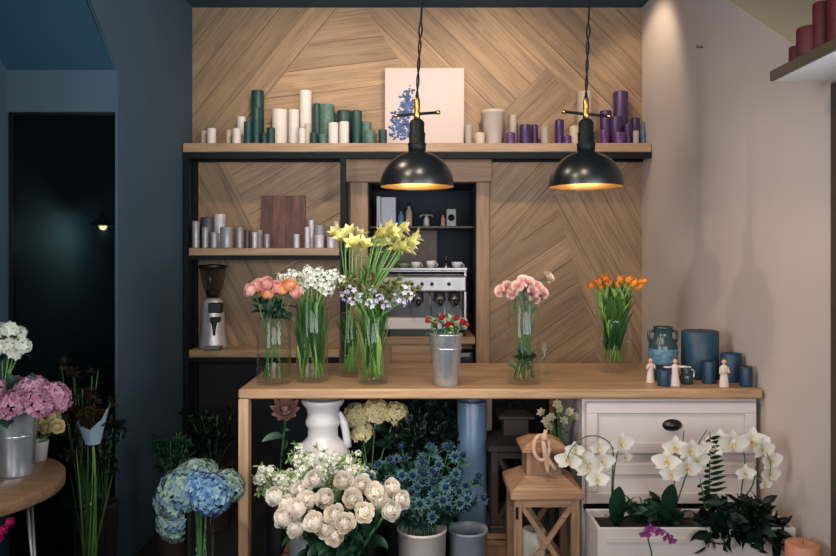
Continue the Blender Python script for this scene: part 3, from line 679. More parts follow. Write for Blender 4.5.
# ================================================================= SHELF WITH RED CANDLES
y1, y0 = 2.385, 1.55; xe = 1.165; zt2 = Z(74, 2.42)
sh = thing('wall_shelf', 'short shelf with a pale underside carrying the dark red candles', 'shelf', (1.28, 2.0, zt2 - .03))
mb = MB(); mb.box(xe + .002, XR - .006, y0, y1, zt2 - .032, zt2 - .001); mb.obj('board', mat('white_board', (232, 226, 226), .6, var=.03), sh)
mb = MB(); mb.box(xe - .012, xe + .001, y0, y1, zt2 - .034, zt2, bev=.003); mb.obj('edge_strip', mat('olive_edge', (92, 80, 62), .6), sh)
for k, (px, y, r, top, lb) in enumerate(((797, 2.32, .024, 47, 'short dark red candle at the end of the pale shelf by the wall'), (806, 2.24, .036, 28, 'wide dark red candle on the pale shelf behind the short one'),
        (822, 2.20, .026, 3, 'medium dark red candle between the wide and the tallest ones on the pale shelf'), (841, 2.12, .036, -25, 'tallest dark red candle on the pale shelf cut by the picture edge'))):
    x = max(X(px, y), xe + r + .004); t = thing('pillar_candle', lb, 'candle', (x, y, zt2), 'dark red candles on the pale shelf'); candle_mesh(x, y, zt2, r, Z(top, y) - zt2, M['wax_red'], t)
mb = MB(); c = PT(703, 47, 1.39 * F / 285); mb.tube([(XR - .001, c.y, c.z), (XR - .025, c.y, c.z + .002)], .004, 8); mb.ball((XR - .027, c.y, c.z + .002), .007); tag(mb.obj('wall_hook', M['chrome']), 'tiny steel hook high on the pale wall', 'hook')
# ================================================================= FLOWER HEADS (origin at the stem, pointing up)
def rose_mesh(name, m, s=1., open_=1., seed=1):
    rr = random.Random(seed); mb = MB()
    for n, L, Wd, a0, a1, r0, cup in ((4, .034, .024, .2, -.6, .002, 1.), (5, .036, .030, .35, -.5, .004, .8), (6, .037, .034, .55, -.3, .005, .7), (6, .037, .038, .8, -.05, .006, .55), (7, .036, .038, 1.1, .12 * open_, .006, .5), (7, .034, .038, 1.4, .45 * open_, .005, .4)):
        b = rr.uniform(0, 6)
        for k in range(n):
            mb.petal(I3, L * s * rr.uniform(.88, 1.08), Wd * s, a0 + rr.uniform(-.08, .08), a1 + rr.uniform(-.15, .2), r0 * s, .002 * s, b + k * 2 * PI / n, cup, 5, 4, .6, tipw=.5, t=rr.uniform(0, 1))
    return mb.mesh(name, m)
def sepal_mesh(name, m, s=1.):
    mb = MB()
    for k in range(5): mb.petal(I3, .026 * s, .009 * s, 1.1, 1.9, .003 * s, 0, k * 1.256, .2, 3, 2)
    mb.ball((0, 0, -.003 * s), .007 * s, 8, 5); return mb.mesh(name, m)
def floret(mb, Mx, p, s, n, rr, a0=1.0, a1=1.5, W=.8):
    b = rr.uniform(0, 6); v0 = len(mb.v); tt = rr.uniform(0, 1)
    for k in range(n): mb.petal(Mx, s, s * W, a0, a1, 0, 0, b + k * 2 * PI / n, .15, 2, 2, .75, t=tt)
    for i in range(v0, len(mb.v)): mb.v[i] = mb.v[i] + p
def dome_mesh(name, m, r, n, s, seed=1, flat=.8, np_=4, low=-.25):
    """a mop head of small florets"""
    rr = random.Random(seed); mb = MB()
    for i in range(n):
        z = 1 - (1 - low) * (i + .5) / n; a = i * 2.39996 + rr.uniform(-.2, .2); q = math.sqrt(max(0, 1 - z * z)); d = Vector((q * math.cos(a), q * math.sin(a), z))
        d2 = (d + Vector((rr.uniform(-.25, .25), rr.uniform(-.25, .25), rr.uniform(-.25, .25)))).normalized()
        p = Vector((d.x, d.y, d.z * flat)) * r * rr.uniform(.88, 1.05)
        floret(mb, aim(d2).to_matrix(), p, s * rr.uniform(.85, 1.15), np_, rr)
    return mb.mesh(name, m)
def tulip_mesh(name, m, s=1., seed=1):
    rr = random.Random(seed); mb = MB()
    for ring, (a0, a1) in enumerate(((.75, -.42), (.85, -.25))):
        for k in range(3): mb.petal(I3, .058 * s, .036 * s, a0, a1 + rr.uniform(-.08, .12), .002, 0, ring * PI / 3 + k * 2 * PI / 3, .5, 6, 4, .7)
    return mb.mesh(name, m)
def carnation_mesh(name, m, s=1., seed=1):
    rr = random.Random(seed); mb = MB()
    for ring, (n, a0, L) in enumerate(((4, .15, .03), (6, .45, .032), (8, .8, .033), (9, 1.15, .032), (8, 1.5, .03))):
        for k in range(n): mb.petal(I3, L * s, .028 * s, a0 * .6, a0 + rr.uniform(-.1, .3), .003 * s, .004 * s, rr.uniform(0, 6.3), .1, 4, 6, .5, ruf=.003 * s, tipw=.7)
    return mb.mesh(name, m)
def trumpet_mesh(name, m, s=1., seed=1):
    rr = random.Random(seed); mb = MB()
    for k in range(6): mb.petal(I3, .046 * s, .026 * s, .25, .85 + rr.uniform(-.3, .3), .003, 0, k * PI / 3, .3, 5, 3, .7)
    for k in range(6): mb.petal(I3, .026 * s, .018 * s, .1, .5, .005, .006, k * PI / 3 + .5, .5, 4, 2, .6, g0=.2, g1=.7, tipw=.7)
    mb.tube([(0, 0, -.02 * s), (0, 0, .006 * s)], [.003 * s, .006 * s], 7); return mb.mesh(name, m)
def spike_mesh(name, m, L, n, s, seed=1, rad=.016, np_=5):
    rr = random.Random(seed); mb = MB()
    for i in range(n):
        t = i / (n - 1); a = i * 2.4; rd = rad * (1 - .65 * t); d = Vector((math.cos(a), math.sin(a), .35 + .9 * t)).normalized()
        floret(mb, aim(d).to_matrix(), Vector((rd * math.cos(a), rd * math.sin(a), L * t)), s * (1.1 - .55 * t), np_, rr, .7, 1.3)
    return mb.mesh(name, m)
def thistle_mesh(name, m, s=1., seed=1):
    rr = random.Random(seed); mb = MB(); mb.ball((0, 0, .010 * s), .009 * s, 8, 6, 1.3); mb.g = [0.] * len(mb.v)
    for k in range(11): mb.petal(I3, .024 * s * rr.uniform(.8, 1.1), .010 * s, .95, 1.6, .003, .002, k * .571 + rr.uniform(-.1, .1), .2, 3, 2, .7)
    for k in range(5): mb.petal(I3, .02 * s, .004 * s, .5, .9, .003, .006, k * 1.25, .2, 2, 2)
    return mb.mesh(name, m)
def orchid_mesh(name, m, s=1.):
    mb = MB()
    for az in (PI / 2, PI / 2 + 2.2, PI / 2 - 2.2): mb.petal(I3, .036 * s, .024 * s, 1.3, 1.55, .002, 0, az, .15, 5, 4, .8)
    for az in (0.15, PI - .15): mb.petal(I3, .04 * s, .046 * s, 1.2, 1.5, .002, .002, az, .12, 5, 5, .6, tipw=.15)
    return mb.mesh(name, m)
def lip_mesh(name, m, s=1.):
    mb = MB(); mb.petal(I3, .022 * s, .014 * s, .4, 1.2, .001, .002, -PI / 2, .6, 4, 3, .7)
    for az in (-PI / 2 - .9, -PI / 2 + .9): mb.petal(I3, .012 * s, .009 * s, .3, .5, .001, .002, az, .5, 3, 2)
    mb.ball((0, 0, .006 * s), .0045 * s, 7, 5); return mb.mesh(name, m)
def leafblade(name, m, L, Wd, a0, a1, cup=.35, nu=7):
    mb = MB(); mb.petal(I3, L, Wd, a0, a1, 0, 0, 0, cup, nu, 4, .8); return mb.mesh(name, m)
def foliage_mesh(mb, p, d, n, L, Wd, rr, spread=1.0):
    for k in range(n):
        q = (Vector(d) + Vector((rr.gauss(0, spread), rr.gauss(0, spread), rr.gauss(0, spread * .7)))).normalized()
        Mx = aim(q, rr.uniform(0, 6)).to_matrix(); v0 = len(mb.v)
        mb.petal(Mx, L * rr.uniform(.7, 1.2), Wd * rr.uniform(.8, 1.2), .2, .7, 0, 0, 0, .3, 3, 2, .8)
        for i in range(v0, len(mb.v)): mb.v[i] = mb.v[i] + Vector(p)
HM = {
 'peach': [(rose_mesh('peach_bloom', P['peach'], 1.22, .7, 1)), rose_mesh('peach_bloom', P['pinkrose'], 1.2, .7, 2)],
 'white': [rose_mesh('white_bloom', P['white'], 1.42, .7, k) for k in (3, 4, 5)],
 'stock': [spike_mesh('stock_bloom', P['stock'], .05, 15, .018, k, .022) for k in (1, 2)],
 'yellow': [trumpet_mesh('yellow_bloom', P['yellow'], 1.35, k) for k in (1, 2)],
 'lilac': [spike_mesh('lilac_bloom', P['lilac'], .03, 6, .016, 3, .014), spike_mesh('lilac_bloom', P['lilacw'], .03, 6, .016, 4, .014)],
 'red': [rose_mesh('red_bloom', P['red'], .55, .2, 9)],
 'carn': [carnation_mesh('carnation_bloom', P['carnation'], .85, k) for k in (1, 2)], 'carnw': [carnation_mesh('carnation_bloom', P['carnw'], .9, 3)],
 'tulip': [tulip_mesh('tulip_bloom', P['tulip'], .95, k) for k in (1, 2)],
 'thistle': [thistle_mesh('thistle_head', P['thistle'], 1.1, k) for k in (1, 2)],
 'wax': [dome_mesh('wax_blossom', P['stock'], .017, 8, .0095, 6, .7, 5, .0)],
 'sepal': sepal_mesh('sepals', M['leaf']),
 'orchid': orchid_mesh('orchid_petals', P['orchid'], 1.25), 'lip': lip_mesh('orchid_lip', P['lip'], .9),
}
LF = {'rose': leafblade('rose_leaf', M['leaf_dark'], .06, .032, .6, 1.5), 'strap': leafblade('strap_leaf', M['leaf'], .22, .022, .1, .5), 'tulip': leafblade('tulip_leaf', M['leaf_bright'], .2, .042, .08, .45, .5),
      'strapd': leafblade('strap_leaf', M['leaf_mid'], .24, .02, .04, .3), 'strapb': leafblade('strap_leaf', M['leaf_bright'], .22, .02, .05, .3), 'sprout': leafblade('small_leaf', M['leaf_bright'], .045, .016, .4, 1.2), 'tulipd': leafblade('tulip_leaf', M['leaf_mid'], .2, .042, .06, .4, .5), 'carn': leafblade('thin_leaf', M['leaf_grey'], .07, .009, .2, 1.0), 'grey': leafblade('grey_leaf', M['leaf_grey'], .05, .02, .5, 1.4), 'orchid': leafblade('orchid_leaf', M['leaf_dark'], .2, .065, .2, 1.3, .35)}

# ================================================================= VASES
def glass_vase(label, x, y, z, r, h, water=.4, r2=None, name='glass_vase', sq=False, m='glass'):
    r2 = r2 or r; t = thing(name, label, 'vase', (x, y, z)); th = .003; mb = MB()
    mb.lathe(x, y, [(.001, z), (r * .96, z), (r, z + .006), (r2, z + h - .003), (r2 - th / 2, z + h), (r2 - th, z + h - .003), (r - th, z + .02), (.001, z + .016)], 8 if sq else 40); mb.obj('glass_wall', M[m], t)
    if water:
        rw = r + (r2 - r) * water - th - .001; mb = MB(); mb.lathe(x, y, [(.001, z + .0175), (r - th - .0015, z + .021), (rw, z + h * water), (.001, z + h * water)], 32); mb.obj('water', M['water'], t)
    return t
def cut(name, label, cat, group, base, mouth, head, hd, meshes, sc=1., sr=.0022, sm='stem', leaves=(), sepal=0., spin=None, extra=None):
    """one cut flower: curved stem from the vase bottom through its mouth to the bloom"""
    base, mouth, head = Vector(base), Vector(mouth), Vector(head); hd = Vector(hd).normalized()
    t = thing(name, label, cat, base, group)
    c = mouth * 2 - (base + head) / 2
    pts = bez(base, mouth, mouth + (head - mouth) * .02, 3)[:3] + bez(mouth, mouth + (head - mouth) * .55 + Vector((0, 0, .01)), head, 5)
    mb = MB(); mb.tube(pts, sr, 6); mb.obj('stem', M[sm], t)
    for me in meshes: inst('bloom', me, t, head, aim(hd, R(0, 6) if spin is None else spin), sc)
    if sepal: inst('sepals', HM['sepal'], t, head, aim(hd), sepal)
    for me, f, tilt, s in leaves:
        p = mouth.lerp(head, f) if f >= 0 else base.lerp(mouth, 1 + f)
        d = Vector((R(-1, 1), R(-1, 1), 0)).normalized() * tilt + Vector((0, 0, 1)); inst('leaf', me, t, p, aim(d, R(0, 6)), s)
    return t
def bouquet(name, kind, cat, group, desc, tail, vx, vy, zb, zm, rb, rm, heads, Y, dY, meshf, unit=None, order='from the blue wall', **kw):
    """heads: pixel places; each stem stands in the vase at vx, vy"""
    hs = sorted(heads, key=lambda q: (q[0], q[1]))
    cnt = {}
    for h in hs: cnt[h[2] if len(h) > 2 else 0] = cnt.get(h[2] if len(h) > 2 else 0, 0) + 1
    k = {}
    for i, h in enumerate(hs):
        v = h[2] if len(h) > 2 else 0; k[v] = k.get(v, -1) + 1
        y = Y + R(-dY, dY); p = PT(h[0], h[1], y)
        dx = p.x - vx; dy = p.y - vy
        b = Vector((vx - dx * .2 + R(-rb, rb) * .9, vy - dy * .2 + R(-rb, rb) * .9, zb)); bl = Vector((b.x - vx, b.y - vy, 0))
        if bl.length > rb * .8: bl *= rb * .8 / bl.length; b = Vector((vx + bl.x, vy + bl.y, zb))
        mo = Vector((dx * .55, dy * .55, 0)) + Vector((R(-1, 1), R(-1, 1), 0)) * rm * .4
        if mo.length > rm * .78: mo *= rm * .78 / mo.length
        mo = Vector((vx, vy, zm)) + mo
        hd = Vector((dx * 2.2, dy * 2.2 - .12, .13)); 
        d = desc[v] if isinstance(desc, (list, tuple)) else desc
        lab = f'{d} {tail}, {ORD[k[v]]} {order}' if cnt[v] > 1 else f'{d} {tail}'
        cut(name, lab, cat, group, b, mo, p, hd, meshf(v, i), **kw)
ZK_ = .9505
def rc(l): return random.choice(l)

# --- coral roses, tall two-tier glass
y = YC(383, ZK_); x = X(274, y); k = y / F
glass_vase('straight clear glass vase holding the coral and orange roses', x, y, ZK_, 17 * k, 63 * k, .45)
bouquet('rose', 'rose', 'flower', 'coral roses on the counter', ['orange rose', 'coral pink rose'], 'in the straight glass vase', x, y, ZK_ + .02, ZK_ + 63 * k, 15 * k, 14 * k,
  [(255, 293, 1), (262, 289, 1), (270, 297, 0), (268, 287, 1), (281, 292, 0), (291, 295, 1), (287, 288, 0), (276, 291, 1)], y - .01, .02, lambda v, i: [HM['peach'][v]], sr=.0025, sm='stem_dark', leaves=[(LF['rose'], .25, 1.0, 1.0), (LF['rose'], .55, 1.2, .9), (LF['rose'], .05, .8, 1.0)], sepal=1.)
# --- white stock
y = YC(381, ZK_); x = X(312, y); k = y / F
glass_vase('tall clear glass vase packed with dark green stems of white stock', x, y, ZK_, 16 * k, 82 * k, .25)
bouquet('stock', 'stock', 'flower', 'white stock on the counter', 'white stock flower', 'in the tall glass vase', x, y, ZK_ + .02, ZK_ + 80 * k, 15 * k, 14 * k,
  [(288, 281), (297, 278), (303, 288), (311, 283), (318, 276), (322, 287), (330, 277), (336, 283), (309, 275), (327, 290), (297, 289)], y - .0, .03, lambda v, i: [HM['stock'][i % 2]], sr=.0032, sm='stem', leaves=[(LF['strapd'], -.5, .08, .8), (LF['strapd'], -.8, .08, .9), (LF['strapb'], -.95, .1, .6), (LF['strapd'], -.65, .08, .9), (LF['strapd'], -.6, .07, .9), (LF['strapd'], -.9, .05, .9), (LF['strapd'], -.75, .1, .9), (LF['strap'], -.3, .12, .5), (LF['sprout'], .6, .7, .9), (LF['sprout'], .8, .7, .9), (LF['sprout'], .95, .7, .8)])
# --- lilac freesia in front, yellow lilies behind
y = YC(383, ZK_); x = X(373, y); k = y / F
glass_vase('slender clear glass vase of lilac flowers with bright green stems', x, y, ZK_, 15 * k, 68 * k, .5)
bouquet('freesia', 'freesia', 'flower', 'lilac freesias on the counter', ['lilac freesia', 'whitish lilac freesia'], 'in the slender glass vase', x, y, ZK_ + .02, ZK_ + 66 * k, 13 * k, 13 * k,
  [(346, 296, 0), (353, 302, 0), (361, 298, 1), (370, 304, 1), (379, 299, 0), (386, 306, 0), (394, 298, 0), (401, 303, 0), (408, 296, 1), (404, 290, 1), (372, 293, 1), (352, 290, 0)], y - .03, .05, lambda v, i: [HM['lilac'][v]], sr=.002, sm='stem', leaves=[(LF['strap'], -.35, .2, .55), (LF['strapb'], -.7, .12, .8), (LF['strapb'], -.95, .1, .8), (LF['strapd'], -.5, .08, .8), (LF['strapd'], -.85, .06, .9), (LF['strapd'], -.6, .08, .9), (LF['strap'], -.05, .5, .45), (LF['sprout'], .6, .8, .9), (LF['carn'], .8, .7, 1.)])
rr = random.Random(2); mb = MB()
for q in range(3): foliage_mesh(mb, (0, 0, -.03 + .03 * q), (0, 0, 1), 10, .035, .011, rr, .8)
SPRIG = mb.mesh('sprig_leaves', petal_mat('olive_sprig', (86, 92, 50), (136, 138, 84)))
bouquet('greenery_sprig', 'sprig', 'greenery', 'greenery among the freesias', 'olive green filler sprig', 'among the lilac freesias', x, y, ZK_ + .02, ZK_ + 66 * k, 13 * k, 13 * k,
  [(345, 288), (355, 284), (364, 287), (373, 282), (383, 288), (392, 284), (400, 287), (410, 291), (358, 293), (388, 293)], y, .05, lambda v, i: [SPRIG], sr=.0016, sm='stem', leaves=[(LF['carn'], .5, .8, 1.)])
y2_ = YC(375.5, ZK_); x2 = X(352, y2_); k = y2_ / F
glass_vase('clear glass vase behind the lilac freesias holding yellow lilies', x2, y2_, ZK_, 13 * k, 62 * k, .45)
bouquet('lily', 'lily', 'flower', 'yellow lilies on the counter', 'pale yellow lily', 'rising above the lilac freesias', x2, y2_, ZK_ + .02, ZK_ + 60 * k, 11 * k, 10 * k,
  [(345, 241), (353, 246), (358, 240), (376, 236), (380, 244), (387, 232), (390, 241), (398, 229), (399, 247), (406, 243), (411, 238), (384, 228), (340, 236), (350, 237), (362, 248), (372, 243), (394, 236), (404, 250), (381, 234), (392, 248)], y2_, .05, lambda v, i: [HM['yellow'][i % 2]], sr=.003, sm='stem', leaves=[(LF['strap'], .15, .2, .75), (LF['strap'], .4, .3, .5), (LF['strap'], .05, .15, .8), (LF['sprout'], .85, .8, 1.), (LF['strap'], -.6, .1, .7)])
# --- zinc cup with red buds
y = YC(385, ZK_); x = X(446, y); k = y / F
t = thing('metal_vase', 'flared polished zinc vase with red buds in the middle of the counter', 'vase', (x, y, ZK_))
mb = MB(); mb.lathe(x, y, [(.001, ZK_), (11.5 * k, ZK_), (12 * k, ZK_ + .004), (16.6 * k, ZK_ + 50 * k), (17.2 * k, ZK_ + 51 * k), (16.8 * k, ZK_ + 52 * k), (16 * k, ZK_ + 50 * k), (11.3 * k, ZK_ + .012), (.001, ZK_ + .01)], 40); mb.obj('body', M['zinc'], t)
mb = MB(); mb.lathe(x, y, [(15.2 * k, ZK_ + 36 * k), (15.9 * k, ZK_ + 37 * k), (15.5 * k, ZK_ + 38 * k)], 40); quads(mb); mb.obj('ridge', M['zinc'], t)
bouquet('ranunculus', 'ranunculus', 'flower', 'red buds in the zinc vase', 'red ranunculus bud', 'in the zinc vase', x, y, ZK_ + .02, ZK_ + 50 * k, 10 * k, 14 * k,
  [(430, 322), (436, 325), (442, 319), (448, 326), (455, 320), (461, 323), (464, 326), (452, 328)], y - .01, .03, lambda v, i: [HM['red'][0]], sr=.0018, sm='stem', leaves=[(LF['grey'], .4, 1., 1.), (LF['grey'], .6, 1., .9), (LF['grey'], .75, 1.2, .8), (LF['carn'], .9, .6, .9), (LF['sprout'], .7, 1., 1.), (LF['grey'], .2, 1.2, .9), (LF['sprout'], .85, 1., 1.)])
# --- pink carnations
y = YC(383, ZK_); x = X(524, y); k = y / F
glass_vase('tall clear glass cylinder vase holding the pink carnations', x, y, ZK_, 16.5 * k, 82 * k, .36)
bouquet('carnation', 'carnation', 'flower', 'carnations on the counter', ['pink carnation', 'single cream carnation'], 'in the tall glass cylinder', x, y, ZK_ + .02, ZK_ + 80 * k, 14 * k, 14 * k,
  [(502, 292), (508, 288), (513, 295), (518, 287), (524, 290), (528, 284), (532, 293), (536, 288), (533, 300), (541, 294), (523, 282), (546, 279, 1)], y - .01, .025, lambda v, i: [rc(HM['carnw'] if v else HM['carn'])], sr=.002, sm='stem_dark', leaves=[(LF['carn'], .1, .7, 1.), (LF['carn'], .5, .6, .8), (LF['carn'], -.15, .6, 1.), (LF['carn'], -.7, .6, 1.), (LF['rose'], -.75, .6, .7), (LF['carn'], -.9, .7, .9), (LF['carn'], -.4, .5, .9)])
y = YC(374, ZK_); x = X(544, y); k = y / F
glass_vase('small empty glass tumbler behind the pink carnations', x, y, ZK_, 5 * k, 32 * k, 0, name='glass_tumbler')
# --- orange tulips in footed vase
y = YC(372, ZK_); x = X(613, y); k = y / F
t = thing('footed_vase', 'footed clear glass vase holding the orange tulips', 'vase', (x, y, ZK_))
mb = MB(); mb.lathe(x, y, [(.001, ZK_), (13 * k, ZK_), (13 * k, ZK_ + 2 * k), (8 * k, ZK_ + 5 * k), (8 * k, ZK_ + 7 * k), (14 * k, ZK_ + 12 * k), (17.5 * k, ZK_ + 22 * k), (18 * k, ZK_ + 30 * k), (16.5 * k, ZK_ + 50 * k), (17.5 * k, ZK_ + 62 * k), (16.6 * k, ZK_ + 62 * k), (15.6 * k, ZK_ + 50 * k), (17 * k, ZK_ + 30 * k), (13 * k, ZK_ + 13 * k), (.001, ZK_ + 9 * k)], 40); mb.obj('glass_wall', M['glass'], t)
mb = MB(); mb.lathe(x, y, [(.001, ZK_ + 9.5 * k), (12.6 * k, ZK_ + 13.5 * k), (16.2 * k, ZK_ + 22 * k), (16.6 * k, ZK_ + 28 * k), (.001, ZK_ + 28 * k)], 32); mb.obj('water', M['water'], t)
bouquet('tulip', 'tulip', 'flower', 'orange tulips on the counter', 'orange tulip', 'in the footed glass vase', x, y, ZK_ + 12 * k, ZK_ + 60 * k, 11 * k, 15 * k,
  [(594, 288), (600, 284), (603, 291), (609, 286), (615, 289), (618, 283), (622, 291), (630, 285), (634, 289), (637, 284), (626, 282), (606, 281)], y - .01, .035, lambda v, i: [HM['tulip'][i % 2]], sr=.0032, sm='stem', leaves=[(LF['tulip'], -.5, .12, .9), (LF['tulip'], -.1, .2, .8), (LF['tulip'], .2, .3, .6), (LF['tulipd'], -.25, .25, .8), (LF['tulipd'], -.6, .15, 1.), (LF['tulipd'], .1, .2, .7), (LF['tulipd'], -.8, .12, 1.), (LF['tulipd'], -.4, .2, .9), (LF['tulip'], .35, .25, .5)], sc=.95)
y = YC(366, ZK_); x = X(634, y); k = y / F
t = thing('glass_bottle', 'tiny clear glass bottle behind the tulip vase by the pale wall', 'bottle', (x, y, ZK_)); mb = MB(); mb.lathe(x, y, [(.001, ZK_), (4 * k, ZK_), (4.5 * k, ZK_ + 8 * k), (2 * k, ZK_ + 12 * k), (2 * k, ZK_ + 16 * k), (1.6 * k, ZK_ + 16 * k), (.001, ZK_ + 3 * k)], 16); mb.obj('glass_wall', M['glass'], t)

# ================================================================= BLUE CORNER OF THE COUNTER
y = YC(379, ZK_); x = X(663, y); k = y / F; z = ZK_
t = thing('stoneware_jug', 'green and blue crackled stoneware churn jug by the pale wall', 'jug', (x, y, z))
mb = MB(); mb.lathe(x, y, [(.001, z), (11 * k, z), (12.5 * k, z + 3 * k), (13.5 * k, z + 16 * k), (14 * k, z + 32 * k), (13 * k, z + 37 * k), (9 * k, z + 42 * k), (8.5 * k, z + 46 * k), (9.3 * k, z + 51 * k), (9.8 * k, z + 52.5 * k), (8.6 * k, z + 52 * k), (7.8 * k, z + 46 * k), (.001, z + 42 * k)], 32); mb.obj('body', M['jar'], t)
mb = MB(); mb.lathe(x, y, [(13.6 * k, z + 16 * k), (14.1 * k, z + 18 * k), (14.3 * k, z + 28 * k), (14.1 * k, z + 31 * k)], 32); quads(mb); mb.obj('crackle_band', M['jar_band'], t)
for s in (-1, 1):
    mb = MB(); mb.tube(bez((x + s * 9 * k, y, z + 48 * k), (x + s * 17 * k, y, z + 50 * k), (x + s * 13 * k, y, z + 37 * k)), 1.5 * k, 7); mb.obj('handle', M['jar'], t)
y = YC(377.5, ZK_); x = X(700, y); k = y / F
t = thing('pillar_candle', 'biggest petrol blue candle block behind the small dark jug', 'candle', (x, y, z), 'blue candles on the counter'); candle_mesh(x, y, z, 18 * k, 47 * k, M['wax_teal'], t)
for px, py, w, h, lb in ((709, 383, 13.5, 22, 'small petrol blue candle in front of the biggest blue block'), (731, 381, 20, 28, 'medium petrol blue candle behind the praying figurine'), (746, 386, 12.5, 19.5, 'short blue candle at the very end of the worktop')):
    y = YC(py, ZK_); x = X(px, y); k = y / F; t = thing('pillar_candle', lb, 'candle', (x, y, z), 'blue candles on the counter'); candle_mesh(x, y, z, w / 2 * k, h * k, M['wax_blue'], t)
y = YC(381, ZK_) - .005; x = X(664.5, y); k = y / F; y -= .105; k = y / F; x = X(664, y)
t = thing('pillar_candle', 'low petrol blue candle in front of the crackled stoneware jug', 'candle', (x, y, z), 'blue candles on the counter'); candle_mesh(x, y, z, 6.5 * k, 16 * k, M['wax_blue'], t)
y = YC(380.5, ZK_); x = X(687.5, y); k = y / F; y -= .08; x = X(686.5, y)
t = thing('small_jug', 'small dark glazed jug between the crackled jug and the candles', 'jug', (x, y, z)); mb = MB(); mb.lathe(x, y, [(.001, z), (5 * k, z), (6.5 * k, z + 5 * k), (6 * k, z + 9 * k), (3.6 * k, z + 13 * k), (4 * k, z + 16 * k), (3.4 * k, z + 16 * k), (3 * k, z + 13 * k), (.001, z + 10 * k)], 20); mb.obj('body', mat('dark_green_glaze', (40, 58, 60), .2, var=.3), t)
mb = MB(); mb.tube(bez((x + 3.6 * k, y, z + 14 * k), (x + 10 * k, y, z + 14 * k), (x + 6 * k, y, z + 5 * k)), 1. * k, 7); mb.obj('handle', M['zinc'], t)
# bottle with one pink carnation
y = YC(372, ZK_); x = X(731, y) + .0; k = y / F
t = thing('bottle_vase', 'small clear bottle vase behind the blue candles with one coral flower', 'vase', (x, y, z)); mb = MB(); mb.lathe(x, y, [(.001, z), (9 * k, z), (9.5 * k, z + 3 * k), (9.5 * k, z + 26 * k), (5 * k, z + 33 * k), (4.5 * k, z + 38 * k), (3.9 * k, z + 38 * k), (4.4 * k, z + 33 * k), (.001, z + 3 * k)], 24); mb.obj('glass_wall', M['glass'], t)
CORAL = carnation_mesh('coral_bloom', petal_mat('coral_bloom', (214, 90, 80), (232, 140, 124)), .8, 5)
cut('carnation', 'single coral carnation in the bottle vase above the blue candles', 'flower', None, (x, y, z + .012), (x, y, z + 37 * k), PT(731, 330, y - .02), (.1, -.5, 1), [CORAL], sr=.002, sm='stem_dark', leaves=[(LF['rose'], .3, 1., .5), (LF['rose'], .15, 1.4, .6)])
# figurines
def figurine(px, py, h, label, pose):
    y = YC(py, ZK_); x = X(px, y); k = y / F; t = thing('figurine', label, 'figurine', (x, y, z), 'white dress figurines on the counter'); u = h * k
    mb = MB(); mb.lathe(x, y, [(.001, z), (.17 * u, z), (.175 * u, z + .02 * u), (.15 * u, z + .25 * u), (.115 * u, z + .5 * u), (.12 * u, z + .62 * u), (.135 * u, z + .7 * u), (.10 * u, z + .755 * u), (.04 * u, z + .78 * u), (.035 * u, z + .82 * u)], 18, 1, .75); mb.obj('dress', M['angel'], t)
    mb = MB(); mb.ball((x, y, z + .885 * u), .085 * u, 12, 8, 1.15); mb.ball((x, y - .085 * u, z + .88 * u), .014 * u, 6, 4); hd = mb.obj('head', M['skin'], t)
    mb = MB(); mb.ball((x, y + .022 * u, z + .905 * u), .09 * u, 12, 8, 1.1); mb.ball((x, y + .085 * u, z + .86 * u), .045 * u, 8, 6); mb.obj('hair', M['hair'], hd)
    for s in (-1, 1):
        sh = Vector((x + s * .115 * u, y, z + .69 * u))
        if pose == 'wide' : pts = [sh, sh + Vector((s * .2 * u, -.02 * u, .0)), sh + Vector((s * .42 * u, -.04 * u, -.01 * u))] if s > 0 else [sh, sh + Vector((-.12 * u, -.02 * u, -.02 * u)), sh + Vector((-.3 * u, -.08 * u, 0))]
        elif pose == 'up': pts = [sh, sh + Vector((s * .06 * u, -.09 * u, -.14 * u)), sh + Vector((-s * .03 * u, -.17 * u, .06 * u))]
        else: pts = [sh, sh + Vector((s * .05 * u, -.06 * u, -.2 * u)), Vector((x + s * .03 * u, y - .17 * u, z + .56 * u))]
        mb = MB(); mb.tube(pts, [.045 * u, .038 * u, .028 * u], 8); a = mb.obj('arm', M['angel'], t)
        mb = MB(); mb.ball(pts[-1], .032 * u, 8, 6); mb.obj('hand', M['skin'], a)
figurine(650.5, 382.5, 25, 'small white dress figurine with raised hands, next to the tulip vase', 'up')
figurine(675, 386, 28, 'small white dress figurine with arms stretched wide before the blue candles', 'wide')
figurine(724, 387, 28.5, 'small cream dress figurine with hands folded before the medium blue candle', 'pray')
# ================================================================= UNDER AND IN FRONT OF THE COUNTER
def crate(x0, x1, y0, y1, h, label, name='wooden_crate'):
    t = thing(name, label, 'crate', ((x0 + x1) / 2, (y0 + y1) / 2, 0)); n = max(2, round(h / .09)); mb = MB()
    for k in range(n):
        a, b = .002 + k * (h - .02) / n, (k + 1) * (h - .02) / n - .008
        mb.box(x0, x1, y0, y0 + .012, a, b, t=R(0, 1)); mb.box(x0, x1, y1 - .012, y1, a, b, t=R(0, 1)); mb.box(x0, x0 + .012, y0 + .012, y1 - .012, a, b, t=R(0, 1)); mb.box(x1 - .012, x1, y0 + .012, y1 - .012, a, b, t=R(0, 1))
    mb.obj('side_slat', M['crate'], t); mb = MB(); mb.box(x0, x1, y0, y1, h - .02, h); mb.obj('lid', M['crate'], t)
    for x in (x0 + .013, x1 - .043):
        for y in (y0 + .013, y1 - .043): mb = MB(); mb.box(x, x + .03, y, y + .03, 0, h - .021); mb.obj('corner_post', M['crate'], t)
    return t
